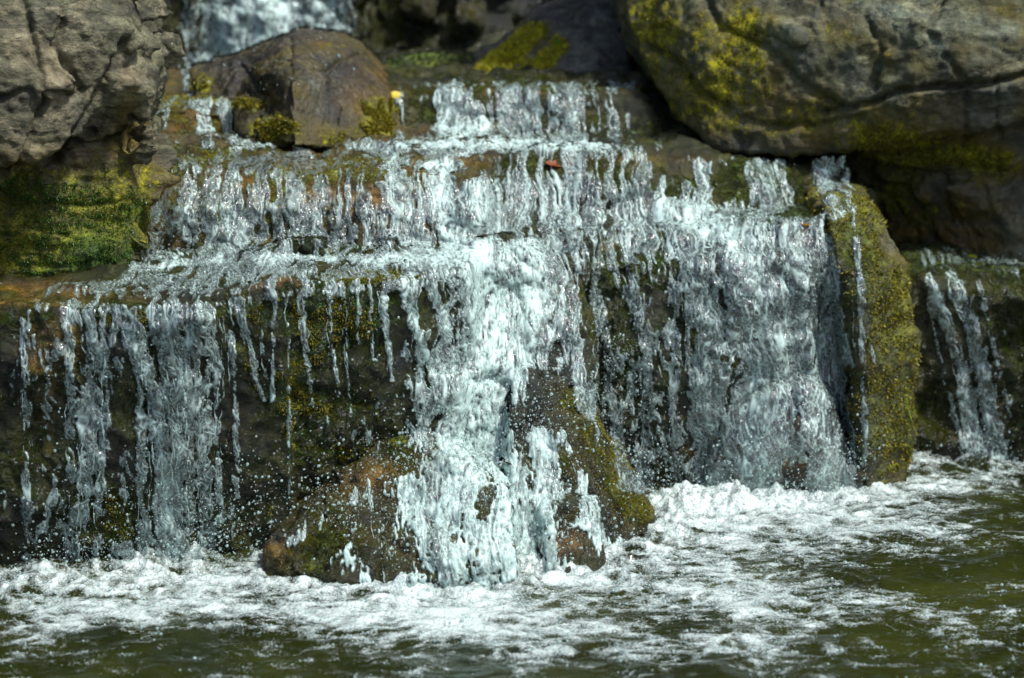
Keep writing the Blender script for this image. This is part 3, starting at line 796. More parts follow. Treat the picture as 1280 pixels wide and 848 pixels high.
st(E, [(1160, 380, 3), (1184, 480, 3), (1204, 560, 4)], .5, .5)
Fq = 'second'
st(Fq, [(178, 235, 14), (190, 280, 22), (196, 330, 26)], .56, .5)
st(Fq, [(225, 250, 20), (240, 290, 26), (250, 330, 26)], .50, .45)
st(Fq, [(292, 222, 18), (285, 262, 26), (280, 330, 34)], .62, .66)
st(Fq, [(330, 250, 16), (348, 290, 20), (356, 330, 22)], .54, .55)
st(Fq, [(400, 270, 20), (410, 300, 24), (416, 330, 26)], .52, .5)
st(Fq, [(440, 255, 22), (470, 285, 26), (480, 330, 26)], .56, .6)
st(Fq, [(490, 205, 24), (505, 260, 28), (530, 330, 30)], .58, .66)
st(Fq, [(545, 205, 26), (560, 260, 30), (575, 330, 34)], .66, .85)
st(Fq, [(180, 205, 30), (380, 212, 40), (560, 205, 30)], .44, .14)
st(Fq, [(180, 262, 60), (380, 270, 62), (560, 270, 60)], .50, .24)
st(Fq, [(330, 232, 16), (400, 238, 18), (500, 240, 14)], .30, .2)
st(Fq, [(290, 178, 10), (340, 182, 8)], .6, .7)
st(Fq, [(440, 184, 9), (560, 186, 14)], .6, .6)
st(Fq, [(215, 225, 30), (300, 235, 34)], .44, .30)
st(Fq, [(600, 230, 40), (610, 290, 44)], .68, .8)
H = 'second_right'
st(H, [(650, 190, 30), (720, 190, 20), (800, 196, 14)], .50, .40)
st(H, [(640, 232, 40), (720, 240, 50), (800, 246, 40)], .54, .46)
st(H, [(860, 232, 24), (880, 262, 20)], .46, .4)
st(H, [(880, 206, 16), (884, 240, 16), (886, 268, 18)], .50, .45)
st(H, [(950, 206, 34), (956, 240, 36), (960, 268, 38)], .47, .45)
st(H, [(1030, 206, 24), (1040, 235, 24), (1050, 268, 24)], .58, .62)
st(H, [(900, 204, 9), (1040, 206, 9)], .42, .25)
K = 'third'
st(K, [(560, 112, 30), (575, 145, 36), (585, 188, 44)], .64, .75)
st(K, [(640, 112, 40), (640, 145, 40), (640, 188, 42)], .58, .6)
st(K, [(715, 112, 40), (715, 145, 40), (715, 188, 40)], .56, .52)
st(K, [(765, 112, 12), (765, 145, 12), (768, 188, 12)], .50, .45)
st(K, [(498, 112, 6), (500, 145, 6), (502, 186, 8)], .46, .4)
st(K, [(500, 183, 8), (620, 180, 12), (760, 186, 8)], .66, .9)
st(K, [(560, 165, 20), (600, 160, 20)], .62, .85)
st(K, [(520, 108, 6), (790, 106, 6)], .4, .2)
Q = 'side'
st(Q, [(240, 132, 12), (254, 150, 15), (262, 182, 15)], .52, .5)
st(Q, [(275, 128, 14), (292, 150, 15), (300, 180, 18)], .58, .6)
st(Q, [(180, 130, 8), (300, 128, 8)], .44, .25)
st(Q, [(200, 140, 30)], .36, .3)
Bk = 'high'; Tk = 'trickle'
st(Bk, [(280, -160, 40), (282, 0, 40), (285, 110, 40)], .72, .86)
st(Bk, [(340, -160, 46), (340, 0, 46), (340, 110, 46)], .74, .9)
st(Bk, [(400, -160, 34), (404, 0, 34), (410, 110, 30)], .7, .82)
st(Bk, [(432, -160, 10), (432, 0, 8), (434, 50, 6)], .5, .5)
st(Tk, [(196, -160, 8), (188, 0, 6), (186, 120, 6)], .4, .3)
st(Tk, [(226, -160, 6), (230, 0, 7), (236, 120, 7)], .48, .5)
st(A, [(60, 450, 70), (230, 480, 60)], .30, .30)
st(A, [(520, 430, 50), (560, 480, 50)], .36, .4)
st(A, [(60, 620, 70), (260, 620, 80)], .28, .25)
st(C, [(560, 430, 50), (560, 560, 80), (560, 690, 90)], .50, .62)
st(C, [(400, 660, 60), (520, 620, 70)], .27, .4)
st(C, [(690, 440, 30), (720, 470, 20)], .36, .4)
st(D, [(800, 420, 90), (800, 560, 70)], .40, .34)
st(D, [(960, 440, 110), (960, 580, 100)], .5, .45)
st(D, [(720, 280, 70), (850, 280, 60)], .52, .5)
st(E, [(1220, 450, 60)], .26, .3)
st(H, [(640, 235, 60), (800, 240, 60)], .50, .28)
OWN = [A, C, D, E, Fq, H, K, Q, Bk, Tk]


def spine_eval(sp, u, v):
    """distance to the spine in half widths"""
    if len(sp) == 1:
        return np.hypot(u - sp[0, 0], v - sp[0, 1]) / sp[0, 2]
    best = np.full(u.shape, 9.0)
    for a, b in zip(sp[:-1], sp[1:]):
        dx, dy = b[0] - a[0], b[1] - a[1]
        t0 = ((u - a[0]) * dx + (v - a[1]) * dy) / (dx * dx + dy * dy)
        t = np.clip(t0, 0, 1)
        w_ = a[2] + (b[2] - a[2]) * t
        over = np.abs(t0 - t) * np.hypot(dx, dy)
        over = np.where(dy > np.abs(dx), over / 9., 0)       # a fall starts and stops sharply at its lip
        best = np.minimum(best, np.hypot(np.hypot(u - a[0] - t * dx, v - a[1] - t * dy) / w_, over))
    return best


COVER = np.zeros(UU.shape); WHITE = np.zeros(UU.shape); OW = np.full(UU.shape, -1)
for (own, sp, cv_, wt) in ST:
    d = spine_eval(sp, UU, VV)
    k = np.exp(-(d * .85) ** 2 * .9) * cv_
    m = k > COVER
    OW[m] = OWN.index(own)
    COVER = np.maximum(COVER, k)
    WHITE = np.maximum(WHITE, np.exp(-(d * .8) ** 2) * wt)

# water depth: follow the stone, but fall free past overhangs
YW = np.where(np.isnan(YH), 9, YH)
for j in range(1, len(GV)):
    YW[j] = np.minimum(YW[j], np.where(YW[j - 1] < YW[j] - .9, YW[j], YW[j - 1] + .0018))


def blur(a, n):
    for _ in range(n):
        a = (a + np.roll(a, 1, 0) + np.roll(a, -1, 0)) / 3
        a = (a + np.roll(a, 1, 1) + np.roll(a, -1, 1)) / 3
    return a


YB = blur(YW, 4)
YB = np.where(np.abs(YB - YW) > .05, YW, YB)
PW = PA(UU, VV, YB)
du_ = np.gradient(PW, axis=1); dv_ = np.gradient(PW, axis=0)
NW = np.cross(du_, dv_)
NW /= np.linalg.norm(NW, axis=2)[:, :, None] + 1e-9
NW = np.where((NW @ FW)[:, :, None] > 0, -NW, NW)
shape = UU.shape
x = PW[..., 0].ravel(); s = (PW[..., 2] - .75 * PW[..., 1]).ravel()
steep = (1 - np.abs(NW[..., 2])).ravel()
yy = PW[..., 1].ravel()
# sideways meander of the flow
q0 = np.stack([x * 3, s * 2.2, yy * 2], 1)
wx = x + .035 * perlin(q0 * 2, 70) + .016 * perlin(q0 * 6, 71) + .003 * perlin(q0 * 16, 73)
ws = s + .03 * perlin(q0 * 3, 72) + .012 * perlin(q0 * 14, 74)
c1 = np.stack([wx * 27, ws * 6, x * 0], 1)
c2 = np.stack([wx * 70, ws * 19, x * 0 + 3], 1)
c3 = np.stack([wx * 120, ws * 40, x * 0 + 7], 1)
m1 = perlin(c1, 75); m2 = perlin(c2, 76); m3 = perlin(c3, 77)
hole = perlin(np.stack([wx * 34, ws * 22, x * 0 + 11], 1), 78)
Wf = WHITE.ravel()
turb = sstep(.55, .95, Wf)
burst_zone = np.clip(blobmap(UU.ravel(), VV.ravel(), [(560, 650, 170, 110, 1.3), (690, 560, 80, 70, .8)]), 0, 1)
turb = np.maximum(turb, .95 * burst_zone)
iso1 = perlin(np.stack([x * 34 + 2 * m1, s * 28, yy * 12], 1), 82); iso2 = perlin(np.stack([x * 95, s * 80, yy * 40], 1), 83)
iso0 = perlin(np.stack([wx * 13, ws * 11, yy * 8], 1), 100)
n1 = m1 * (1 - .85 * turb) + turb * (.7 * iso1 + 1.5 * burst_zone * iso0); n2 = m2 * (1 - .8 * turb) + .8 * turb * iso2
field = COVER.ravel() * 1.25 + .24 * n1 + .26 * n2 + .14 * m3 * (1 - .6 * burst_zone) + .16 * hole + .14 * iso0 * (1 - turb) - .07 * burst_zone - .46
alpha = sstep(0, .07, field)
rim = np.exp(-((field - .045) / .04) ** 2)
vx = wx + .016 * perlin(np.stack([x * 9, s * 6, yy * 4], 1), 85) + .010 * perlin(np.stack([x * 24, s * 15, yy * 9], 1), 86)
vs_ = ws + .030 * perlin(np.stack([x * 9, s * 6, yy * 4], 1), 87) + .015 * perlin(np.stack([x * 24, s * 15, yy * 9], 1), 88)
fil = np.clip(1 - np.abs(perlin(np.stack([vx * 46, vs_ * 16, x * 0 + 19], 1), 79)) * 6.5, 0, 1) ** 1.5
fil2 = np.clip(1 - np.abs(perlin(np.stack([vx * 100, vs_ * 38, x * 0 + 23], 1), 80)) * 5.0, 0, 1) ** 1.5
fil3 = np.clip(1 - np.abs(perlin(np.stack([vx * 150, vs_ * 70, x * 0 + 29], 1), 89)) * 4.0, 0, 1) ** 1.5
speck = np.clip(perlin(np.stack([x * 190, s * 150, yy * 60], 1), 81) * 1.6, 0, 1)
spk = np.clip(speck, 0, 1)
fade1 = np.clip(.55 + 1.1 * m2 + .5 * n1, 0, 1.2); fade2 = np.clip(.45 + 1.3 * hole, 0, 1.2); fade3 = np.clip(.25 + 1.2 * m1, 0, 1)
lines = np.maximum(np.maximum(fil * fade1, fil2 * fade2), fil3 * .8 * fade3)  # white threads: sky highlights painted into the film's whiteness
froth = np.clip(Wf - .60, 0, 1)
foam = .008 + .07 * Wf * np.clip(.5 + 1.1 * n1 + .6 * n2, 0, 2) + (.10 + 1.5 * Wf) * lines + 1.0 * rim * np.clip(.15 + .85 * Wf, 0, 1) * np.clip(.6 + m3, 0, 1) + froth * (1.5 + 1.8 * iso1 + 1.6 * n2 + 1.8 * m3 + 1.2 * iso2)  # air-bubble white plus painted highlights on threads and sheet edges
foam = np.clip(foam, 0, .97)
big1 = perlin(np.stack([vx * 32, vs_ * 14, x * 0 + 37], 1), 98); big2 = perlin(np.stack([vx * 75, vs_ * 36, x * 0 + 41], 1), 99)
thick = .003 + .0020 * rim + .0018 * lines * (.4 + Wf) + .0032 * big1 + .0018 * big2 + .003 * np.clip(field, 0, .4) + turb * (.004 * np.clip(iso1, -.4, 1) + .002 * iso2)
thick = thick.reshape(shape)
edge_soft = alpha.reshape(shape)
PF = PW + NW * (thick * edge_soft + .002)[..., None]
ALPHA = alpha.reshape(shape); FOAM = foam.reshape(shape); FIELD = field.reshape(shape)
print('film fields', time.time() - T0)

# which stones carry water (the others stay dry)
dry = [i for i, r in enumerate(ROCKS) if r['o']['category'] == 'rock' and (
    r['o']['label'].startswith('huge overhanging') or 'cliff boulder' in r['o']['label'] or 'pyramid' in r['o']['label'] or 'peeking' in r['o']['label'] or 'pale stone' in r['o']['label']
    or 'tilted' in r['o']['label'] or 'low dark' in r['o']['label'])]
bad = np.isin(ridx, dry) | (ridx < 0)
ok = (~bad) & (ALPHA > .01)

LABEL = {A: 'broken fall of thin strands and drips down the face of the lower left ledge',
         C: 'dense white chute crashing onto the low rocks in the middle',
         D: 'wide bubbly curtain of water over the block right of centre',
         E: 'narrow slanting fall at the far right edge',
         Fq: 'low rippling fall down the gravelly second tier ledge on the left',
         H: 'shallow fall over the second tier, below the big overhanging boulder',
         K: 'short straight fall over the flat lip of the third tier',
         Q: 'tiny fall over the yellow mossy step beside the pyramid boulder',
         Bk: 'tall blurred white fall down the back wall',
         Tk: 'thin trickles on the dark back wall, between left boulder and high fall'}
FALL = {}
for k, own in enumerate(OWN):
    e = bpy.data.objects.new('waterfall', None); COL.objects.link(e)
    e['label'] = LABEL[own]; e['category'] = 'waterfall'; e.empty_display_size = .1
    FALL[own] = e
# film meshes
jj, ii = np.mgrid[0:shape[0] - 1, 0:shape[1] - 1]
qa = np.stack([jj * shape[1] + ii, (jj + 1) * shape[1] + ii, (jj + 1) * shape[1] + ii + 1, jj * shape[1] + ii + 1], -1).reshape(-1, 4)
okf = ok.ravel()
yf = YB.ravel()
good = (okf[qa].any(1)) & (~bad.ravel()[qa].any(1)) & ((yf[qa].max(1) - yf[qa].min(1)) < .055)
qa = qa[good]
owq = OW.ravel()[qa[:, 0]]
owq = np.where(owq < 0, OW.ravel()[qa[:, 2]], owq)
PFf = PF.reshape(-1, 3)
for k, own in enumerate(OWN):
    q = qa[owq == k]
    if not len(q):
        continue
    idx, inv = np.unique(q.ravel(), return_inverse=True)
    vv = PFf[idx]
    b = np.array([(vv[:, 0].min() + vv[:, 0].max()) / 2, (vv[:, 1].min() + vv[:, 1].max()) / 2, vv[:, 2].min()])
    FALL[own].location = b
    me = raw_mesh('water_sheet', vv - b, inv.reshape(-1, 4).astype(np.int32))
    set_attr(me, 'alpha', alpha[idx]); set_attr(me, 'foam', foam[idx])
    link('water_sheet', me, M['film'], FALL[own])

# ------------------------------------------------------------------ strands, webs and drops thrown off the stone
def bil(a, u, v):
    i = np.clip(((u - GU[0]) / STEP), 0, len(GU) - 1.01); j = np.clip(((v - GV[0]) / STEP), 0, len(GV) - 1.01)
    return a[j.astype(int), i.astype(int)]


ico = bmesh.new(); bmesh.ops.create_icosphere(ico, subdivisions=2, radius=1)
ICO_V = np.array([v.co[:] for v in ico.verts]); ICO_F = np.array([[v.index for v in f.verts] for f in ico.faces]); ico.free()
ico = bmesh.new(); bmesh.ops.create_icosphere(ico, subdivisions=1, radius=1)
ICO1_V = np.array([v.co[:] for v in ico.verts]); ICO1_F = np.array([[v.index for v in f.verts] for f in ico.faces]); ico.free()
NS = 6
ANG = np.arange(NS) / NS * 2 * np.pi


class Tubes:
    def __init__(s): s.v = []; s.q = []; s.t = []; s.n = 0

    def tube(s, p, r):
        n = len(p)
        t = np.gradient(p, axis=0); t /= np.linalg.norm(t, axis=1)[:, None] + 1e-9
        a = np.cross(t, [0.02, 1, .03]); a /= np.linalg.norm(a, axis=1)[:, None] + 1e-9
        b = np.cross(t, a)
        ring = p[:, None] + r[:, None, None] * (np.cos(ANG)[None, :, None] * a[:, None] + np.sin(ANG)[None, :, None] * b[:, None])
        s.v.append(ring.reshape(-1, 3))
        i = np.arange(n - 1)[:, None] * NS; k = np.arange(NS)[None]
        k2 = (k + 1) % NS
        s.q.append((np.stack([i + k, i + k2, i + NS + k2, i + NS + k], -1).reshape(-1, 4) + s.n))
        cap = np.array([[0, 2, 1], [0, 3, 2], [0, 4, 3], [0, 5, 4]])
        s.t.append(cap + s.n); s.t.append(cap[:, ::-1] + s.n + (n - 1) * NS)
        s.n += n * NS

    def balls(s, c, r, tv=ICO1_V, tf=ICO1_F, squash=None):
        c = np.asarray(c); m = len(c)
        if not m:
            return
        v = c[:, None] + tv[None] * np.asarray(r)[:, None, None] * (1 if squash is None else squash[:, None])
        s.v.append(v.reshape(-1, 3))
        s.t.append((tf[None] + (np.arange(m) * len(tv))[:, None, None]).reshape(-1, 3) + s.n)
        s.n += m * len(tv)

    def mesh(s, name, base):
        return raw_mesh(name, np.concatenate(s.v) - base, [np.concatenate(s.q).astype(np.int32) if s.q else np.zeros((0, 4), np.int32), np.concatenate(s.t).astype(np.int32)])


def along(sp, lat, ph, n):
    L = np.concatenate([[0], np.cumsum(np.hypot(np.diff(sp[:, 0]), np.diff(sp[:, 1])))])
    t = np.linspace(0, L[-1], n)
    u = np.interp(t, L, sp[:, 0]); v = np.interp(t, L, sp[:, 1]); w_ = np.interp(t, L, sp[:, 2])
    tt = np.gradient(np.stack([u, v], 1), axis=0); tt /= np.linalg.norm(tt, axis=1)[:, None] + 1e-9
    return u + lat * w_ * tt[:, 1], v - lat * w_ * tt[:, 0] * .6, t, L[-1]


rg = np.random.default_rng(3)
# owner: (strands per px width, base radius m, thrown-off distance, voxel)
CFG = {A: (.20, .0021, .030, .0026), C: (.10, .0022, .035, .0028), D: (.09, .0021, .022, .0026), E: (.16, .0022, .02, .003), Fq: (.0, .0018, .014, .003),
       H: (.0, .0018, .012, .0034), K: (.0, .0022, .014, .004), Q: (.0, .002, .01, .004), Bk: (.03, .004, .03, .008), Tk: (.0, .003, .02, .006)}
for own in OWN:
    dens, r0, throw, vox = CFG[own]
    T = Tubes(); DR = Tubes()
    base = np.array(FALL[own].location)
    for (o_, sp, cv_, wt) in ST:
        if o_ != own or len(sp) < 2:
            continue
        vert = abs(sp[-1, 1] - sp[0, 1]) > abs(sp[-1, 0] - sp[0, 0]) * .8
        length = np.hypot(np.diff(sp[:, 0]), np.diff(sp[:, 1])).sum()
        width = sp[:, 2].mean()
        ns = int(np.ceil(width * 2 * dens * (.5 + cv_)))
        for k in range(ns if vert and cv_ > .41 and width < 50 else 0):
            n = max(6, int(length / 4.5))
            lat = rg.normal() * .55
            u, v, t, LL = along(sp, lat, 0, n)
            a0 = rg.uniform(0, .6) if rg.random() < .6 else 0
            a1 = min(1, a0 + rg.uniform(.18, .8))
            sl = slice(int(a0 * (n - 1)), max(int(a0 * (n - 1)) + 6, int(a1 * n)))
            u, v, t = u[sl], v[sl], t[sl]
            n = len(u)
            if n < 6:
                continue
            ph = rg.uniform(0, 100)
            z = np.stack([t / 26 + ph, np.full(n, ph * 1.7), np.zeros(n)], 1)
            u = u + 4.5 * perlin(z, 1) + 2.2 * perlin(z * 3.1, 2)
            v = v + 2 * perlin(z * 2, 3)
            y = bil(YB, u, v)
            y = np.minimum(y, np.minimum.accumulate(y) + .03)
            y = np.convolve(np.pad(y, 3, 'edge'), np.ones(7) / 7, 'valid')
            y = y - .003 - throw * rg.random() ** 2 * sstep(0, .5, np.linspace(0, 1, n)) - .004 * np.abs(perlin(z * 2, 4))
            rr = r0 * (.55 + .45 * rg.random()) * (.75 + 1.1 * perlin(z * 2.3, 5) + .5 * perlin(z * 6, 6))
            rr *= sstep(0, .12, np.linspace(0, 1, n)) * sstep(0, .2, np.linspace(1, 0, n)) + .12
            p = PA(u, v, y)
            # broken into pieces where it gets thin
            keep = rr > r0 * .16
            st_ = None
            for i in range(n + 1):
                if i < n and keep[i]:
                    if st_ is None: st_ = i
                elif st_ is not None:
                    if i - st_ >= 3:
                        T.tube(p[st_:i], np.maximum(rr[st_:i], .0006))
                        T.balls(p[[i - 1]], [max(rr[i - 1], .0007) * rg.uniform(1.0, 1.5)])
                    st_ = None
            # beads riding on the strand
            nb = rg.poisson(n * .22)
            ib = rg.integers(0, n, nb)
            T.balls(p[ib] + rg.normal(size=(nb, 3)) * .0012, r0 * rg.uniform(.5, 1.5, nb))
        # webs: short arcs thrown across the stream
        nw = int(width * length / 900 * (1 + 2 * wt) * (1 if own in (A, C, D, E) else .6))
        for k in range(nw):
            tt = rg.random() ** .8
            L = np.concatenate([[0], np.cumsum(np.hypot(np.diff(sp[:, 0]), np.diff(sp[:, 1])))]) / length
            cu = np.interp(tt, L, sp[:, 0]); cvv = np.interp(tt, L, sp[:, 1]); cw = np.interp(tt, L, sp[:, 2])
            cu += rg.normal() * cw * .8
            m = 12
            ang = rg.normal() * .8 + (0 if rg.random() < .5 else np.pi)
            ln = rg.uniform(8, 34)
            s1 = np.linspace(-.5, .5, m)
            u = cu + ln * s1 * np.cos(ang); v = cvv + ln * s1 * np.sin(ang) + rg.uniform(10, 60) * s1 ** 2
            zz = np.stack([s1 * 4 + rg.uniform(0, 99), np.zeros(m), np.zeros(m)], 1)
            u += 3 * perlin(zz, 11); v += 3 * perlin(zz, 12)
            y = bil(YB, u, v); y = np.full(m, min(np.median(y), y.min() + .05)) - .004 - throw * rg.random() * .8
            rr = r0 * rg.uniform(.25, .7) * (.8 + .8 * perlin(zz * 2, 13)); rr = np.maximum(rr, .0007)
            p = PA(u, v, y)
            T.tube(p, rr)
            T.balls(p[[0, -1]], rr[[0, -1]] * rg.uniform(1.3, 2.4, 2))
        # loose drops
        nd = int(width * length / 110 * (.3 + wt))
        t = rg.random(nd) ** .7 * (1 if vert else 1)
        L = np.concatenate([[0], np.cumsum(np.hypot(np.diff(sp[:, 0]), np.diff(sp[:, 1])))]) / length
        u = np.interp(t, L, sp[:, 0]); v = np.interp(t, L, sp[:, 1]); w_ = np.interp(t, L, sp[:, 2])
        u = u + rg.normal(size=nd) * (w_ * 1.0 + 3); v = v + rg.normal(size=nd) * 7
        y = bil(YB, u, v) - .003 - throw * 1.4 * rg.random(nd) ** 1.6
        rr = np.minimum(.0007 + rg.exponential(.0010, nd), .0052) * (1.6 if own == Bk else 1)
        keep = y < 6
        sq = 1 + rg.normal(size=(int(keep.sum()), 3)) * .12
        DR.balls(PA(u, v, y)[keep], rr[keep], ICO_V if own in (A, C, D) else ICO1_V, ICO_F if own in (A, C, D) else ICO1_F, sq[:, :])
    if T.n:
        me = remesh(T.mesh('water_strands', base), vox, 1)
        link('splash', me, M['strand'], FALL[own], kind='stuff')
    if DR.n:
        link('spray', DR.mesh('spray', base), M['drop'], FALL[own], kind='stuff')
print('strands', time.time() - T0)

# splash crowns and drops over the foot of the falls
DR = Tubes()


def burst(u, v, y, n, su, sv, rmax=.005, up=1.):
    du = rg.normal(size=n) * su; dv = -np.abs(rg.normal(size=n)) * sv * up + rg.normal(size=n) * sv * .25
    yy_ = y - rg.random(n) * .10
    rr = np.minimum(.0006 + rg.exponential(.0011, n), rmax)
    p = PA(u + du, v + dv, yy_)
    k = p[:, 2] > .004
    DR.balls(p[k], rr[k], ICO_V, ICO_F, 1 + rg.normal(size=(int(k.sum()), 3)) * .12)


for (u, v, n, su, sv) in ((60, 725, 220, 40, 36), (130, 715, 260, 40, 40), (225, 705, 420, 34, 40), (300, 690, 200, 40, 34), (380, 640, 150, 60, 40), (560, 700, 360, 60, 60), (540, 600, 380, 50, 50), (460, 660, 260, 60, 50), (620, 560, 300, 50, 60), (620, 640, 420, 60, 70),
                          (690, 560, 260, 40, 60), (720, 690, 240, 50, 40), (700, 470, 160, 50, 50), (790, 620, 260, 40, 50), (870, 625, 380, 50, 36), (960, 625, 420, 60, 36), (1035, 605, 260, 30, 36),
                          (1225, 570, 160, 26, 30), (770, 520, 150, 30, 60), (200, 640, 120, 70, 40)):
    y = float(bil(YB, np.array([u]), np.array([min(v, 735)]))[0])
    burst(u, v, min(y, 1.5) - .02, int(n * 1.8), su, sv)
o = link('spray', DR.mesh('spray', np.zeros(3)), M['drop'], kind='stuff', label='loose water drops flying above the foot of the falls', category='spray')

# ------------------------------------------------------------------ the pool
def pool_grid(u0, u1, v0, v1, su, sv):
    uu, vv = np.meshgrid(np.arange(u0, u1, su), np.arange(v0, v1, sv))
    d0 = FW[0] + (uu - 640) / FPX
    dy = FW[1] + (424 - vv) / FPX * UP[1]; dz = FW[2] + (424 - vv) / FPX * UP[2]
    t = -CAM[2] / dz
    return uu, vv, CAM[0] + t * d0, CAM[1] + t * dy


# a plain world grid, finer towards the falls
gx = np.arange(-2.35, 2.35, .0062); gy = np.arange(-1.35, 2.1, .0085)
X, Y = np.meshgrid(gx, gy)
px = X.ravel(); py = Y.ravel()
u_p, v_p = proj(np.stack([px, py, px * 0], 1))
# foot of the falls: (u, v) of the impact line
foot = np.array([(-80, 735), (0, 728), (60, 722), (140, 715), (225, 708), (300, 690), (360, 715), (470, 726), (560, 722), (640, 712), (720, 705), (780, 684), (815, 664), (850, 632), (950, 625), (1040, 612), (1090, 590), (1150, 582), (1230, 574), (1320, 570)], float)
fl = []
for a, b in foot:
    d = FW + (a - 640) / FPX * np.array([1.0, 0, 0]) + (424 - b) / FPX * UP
    t = -CAM[2] / d[2]
    q = CAM + t * d
    fl.append((q[0], q[1]))
fl = np.array(fl)
dist = np.full(len(px), 9.0)
for a, b in zip(fl[:-1], fl[1:]):
    dx, dy = b - a
    t = np.clip(((px - a[0]) * dx + (py - a[1]) * dy) / (dx * dx + dy * dy), 0, 1)
    dist = np.minimum(dist, np.hypot(px - a[0] - t * dx, py - a[1] - t * dy))
energy = np.exp(-(dist / .16) ** 1.3)
power = .55 + blobmap(u_p, v_p, [(940, 625, 150, 60, .7), (620, 720, 140, 50, .55), (200, 715, 120, 40, .3)])
P3 = lambda k, ks=1., o=0.: np.stack([px * k, py * k * ks, px * 0 + o], 1)
flow = .05 * perlin(P3(4), 90); flow2 = .05 * perlin(P3(4), 91)
wpx = px + flow + .02 * perlin(P3(14), 92); wpy = py + flow2 + .02 * perlin(P3(14), 93)
hz = .014 * perlin(np.stack([wpx * 6, wpy * 11, px * 0], 1), 94) + .007 * perlin(np.stack([wpx * 15, wpy * 26, px * 0], 1), 95) + .0022 * perlin(np.stack([wpx * 36, wpy * 62, px * 0], 1), 96) \
    + .0009 * perlin(np.stack([wpx * 90, wpy * 120, px * 0], 1), 97)
hz = hz * (.75 + 1.6 * energy) + .048 * energy * power * np.clip(.5 + fbm(np.stack([px * 14, py * 18, px * 0], 1), 3, 98), 0, 2)
# outer sheet of the pool
mpool, n = nt_new('murky_pool_water')
L = n.links.new
tc = N(n, 'ShaderNodeTexCoord')
t = N(n, 'ShaderNodeTexNoise'); t.inputs['Scale'].default_value = 2.2; t.inputs['Detail'].default_value = 5; t.inputs['Distortion'].default_value = .5
L(tc.outputs['Object'], t.inputs['Vector'])
c = ramp(n, t.outputs['Fac'], [(.3, (.005, .0075, .0015)), (.55, (.014, .018, .003)), (.75, (.030, .035, .006))])
t2 = N(n, 'ShaderNodeTexNoise'); t2.inputs['Scale'].default_value = 70; t2.inputs['Detail'].default_value = 3
mp = N(n, 'ShaderNodeMapping'); mp.inputs['Scale'].default_value = (.6, 1.2, 1)
L(tc.outputs['Object'], mp.inputs[0]); L(mp.outputs[0], t2.inputs['Vector'])
bp = N(n, 'ShaderNodeBump'); bp.inputs['Strength'].default_value = .25; bp.inputs['Distance'].default_value = .006
L(t2.outputs['Fac'], bp.inputs['Height'])
b = N(n, 'ShaderNodeBsdfPrincipled'); L(c, b.inputs['Base Color']); b.inputs['Roughness'].default_value = .07; b.inputs['IOR'].default_value = 1.33
L(bp.outputs[0], b.inputs['Normal'])
o = N(n, 'ShaderNodeOutputMaterial'); L(b.outputs[0], o.inputs[0])
sh = X.shape
jj, ii = np.mgrid[0:sh[0] - 1, 0:sh[1] - 1]
qp = np.stack([jj * sh[1] + ii, jj * sh[1] + ii + 1, (jj + 1) * sh[1] + ii + 1, (jj + 1) * sh[1] + ii], -1).reshape(-1, 4).astype(np.int32)
edge = sstep(0, .2, np.minimum(np.minimum(px + 2.35, 2.344 - px), py + 1.35))
pv = np.stack([px, py, hz * edge], 1)
ring = np.array([[-30, -30, 0], [30, -30, 0], [30, 2.0915, 0], [-30, 2.0915, 0]])
nx, ny = sh[1], sh[0]
c00, c10, c11, c01 = 0, nx - 1, (ny - 1) * nx + nx - 1, (ny - 1) * nx
ring_i = len(pv) + np.arange(4)
outer = np.array([[ring_i[0], ring_i[1], c10, c00], [ring_i[1], ring_i[2], c11, c10], [ring_i[3], ring_i[0], c00, c01]], np.int32)
link('pool_water', raw_mesh('pool_water', np.concatenate([pv, ring]), [qp, outer]), mpool, kind='structure')

# foam: drifting lacy rafts of bubbles, thick where the falls strike
dens = blobmap(u_p, v_p, [(60, 745, 130, 34, .36), (250, 735, 160, 40, .46), (480, 750, 190, 40, .40), (660, 745, 180, 50, .48), (930, 645, 210, 50, .62), (1180, 600, 160, 26, .40), (1130, 650, 180, 40, .36),
                          (870, 720, 130, 40, .40), (1000, 755, 150, 30, .40), (1120, 765, 80, 24, .30), (700, 800, 260, 24, .36), (900, 825, 260, 20, .22), (330, 775, 260, 22, .24), (560, 830, 200, 12, .12), (960, 800, 90, 26, .22), (40, 800, 60, 26, .34), (150, 770, 120, 18, .24), (560, 780, 120, 16, .30),
                          (1240, 770, 60, 10, .16), (950, 770, 40, 30, .2), (1200, 800, 60, 20, .14), (380, 815, 100, 14, .13),
                          (1250, 640, 50, 20, -.35), (1130, 730, 60, 26, -.22), (900, 775, 60, 12, -.16), (300, 805, 200, 16, -.18), (760, 775, 60, 10, -.12), (1240, 720, 80, 24, -.1), (700, 760, 100, 14, -.16)])
dens = dens + .40 * energy * power + .16
g1 = perlin(np.stack([wpx * 5, wpy * 9, px * 0 + 1], 1), 110); g2 = perlin(np.stack([wpx * 14, wpy * 24, px * 0 + 2], 1), 111); g3 = perlin(np.stack([wpx * 40, wpy * 60, px * 0 + 3], 1), 112)
g4 = perlin(np.stack([px * 110, py * 150, px * 0 + 4], 1), 113)
lace = np.clip(1 - np.abs(perlin(np.stack([wpx * 16, wpy * 30, px * 0 + 9], 1), 114)) * 2.6, 0, 1)
ff = dens * .68 + .24 * g1 + .26 * g2 + .17 * g3 + .09 * g4 + .24 * lace - .44
fa = .93 * sstep(-.18, .52, ff)
fh = .003 + .005 * np.clip(ff, 0, .8) + .004 * np.clip(ff, 0, .6) * np.clip(g2 + .3, 0, 1) + .0008 * g4 + .014 * energy * power * np.clip(.4 + g3, 0, 1.2)
keepf = (fa[qp] > .004).any(1)
qf = qp[keepf]
idx, inv = np.unique(qf.ravel(), return_inverse=True)
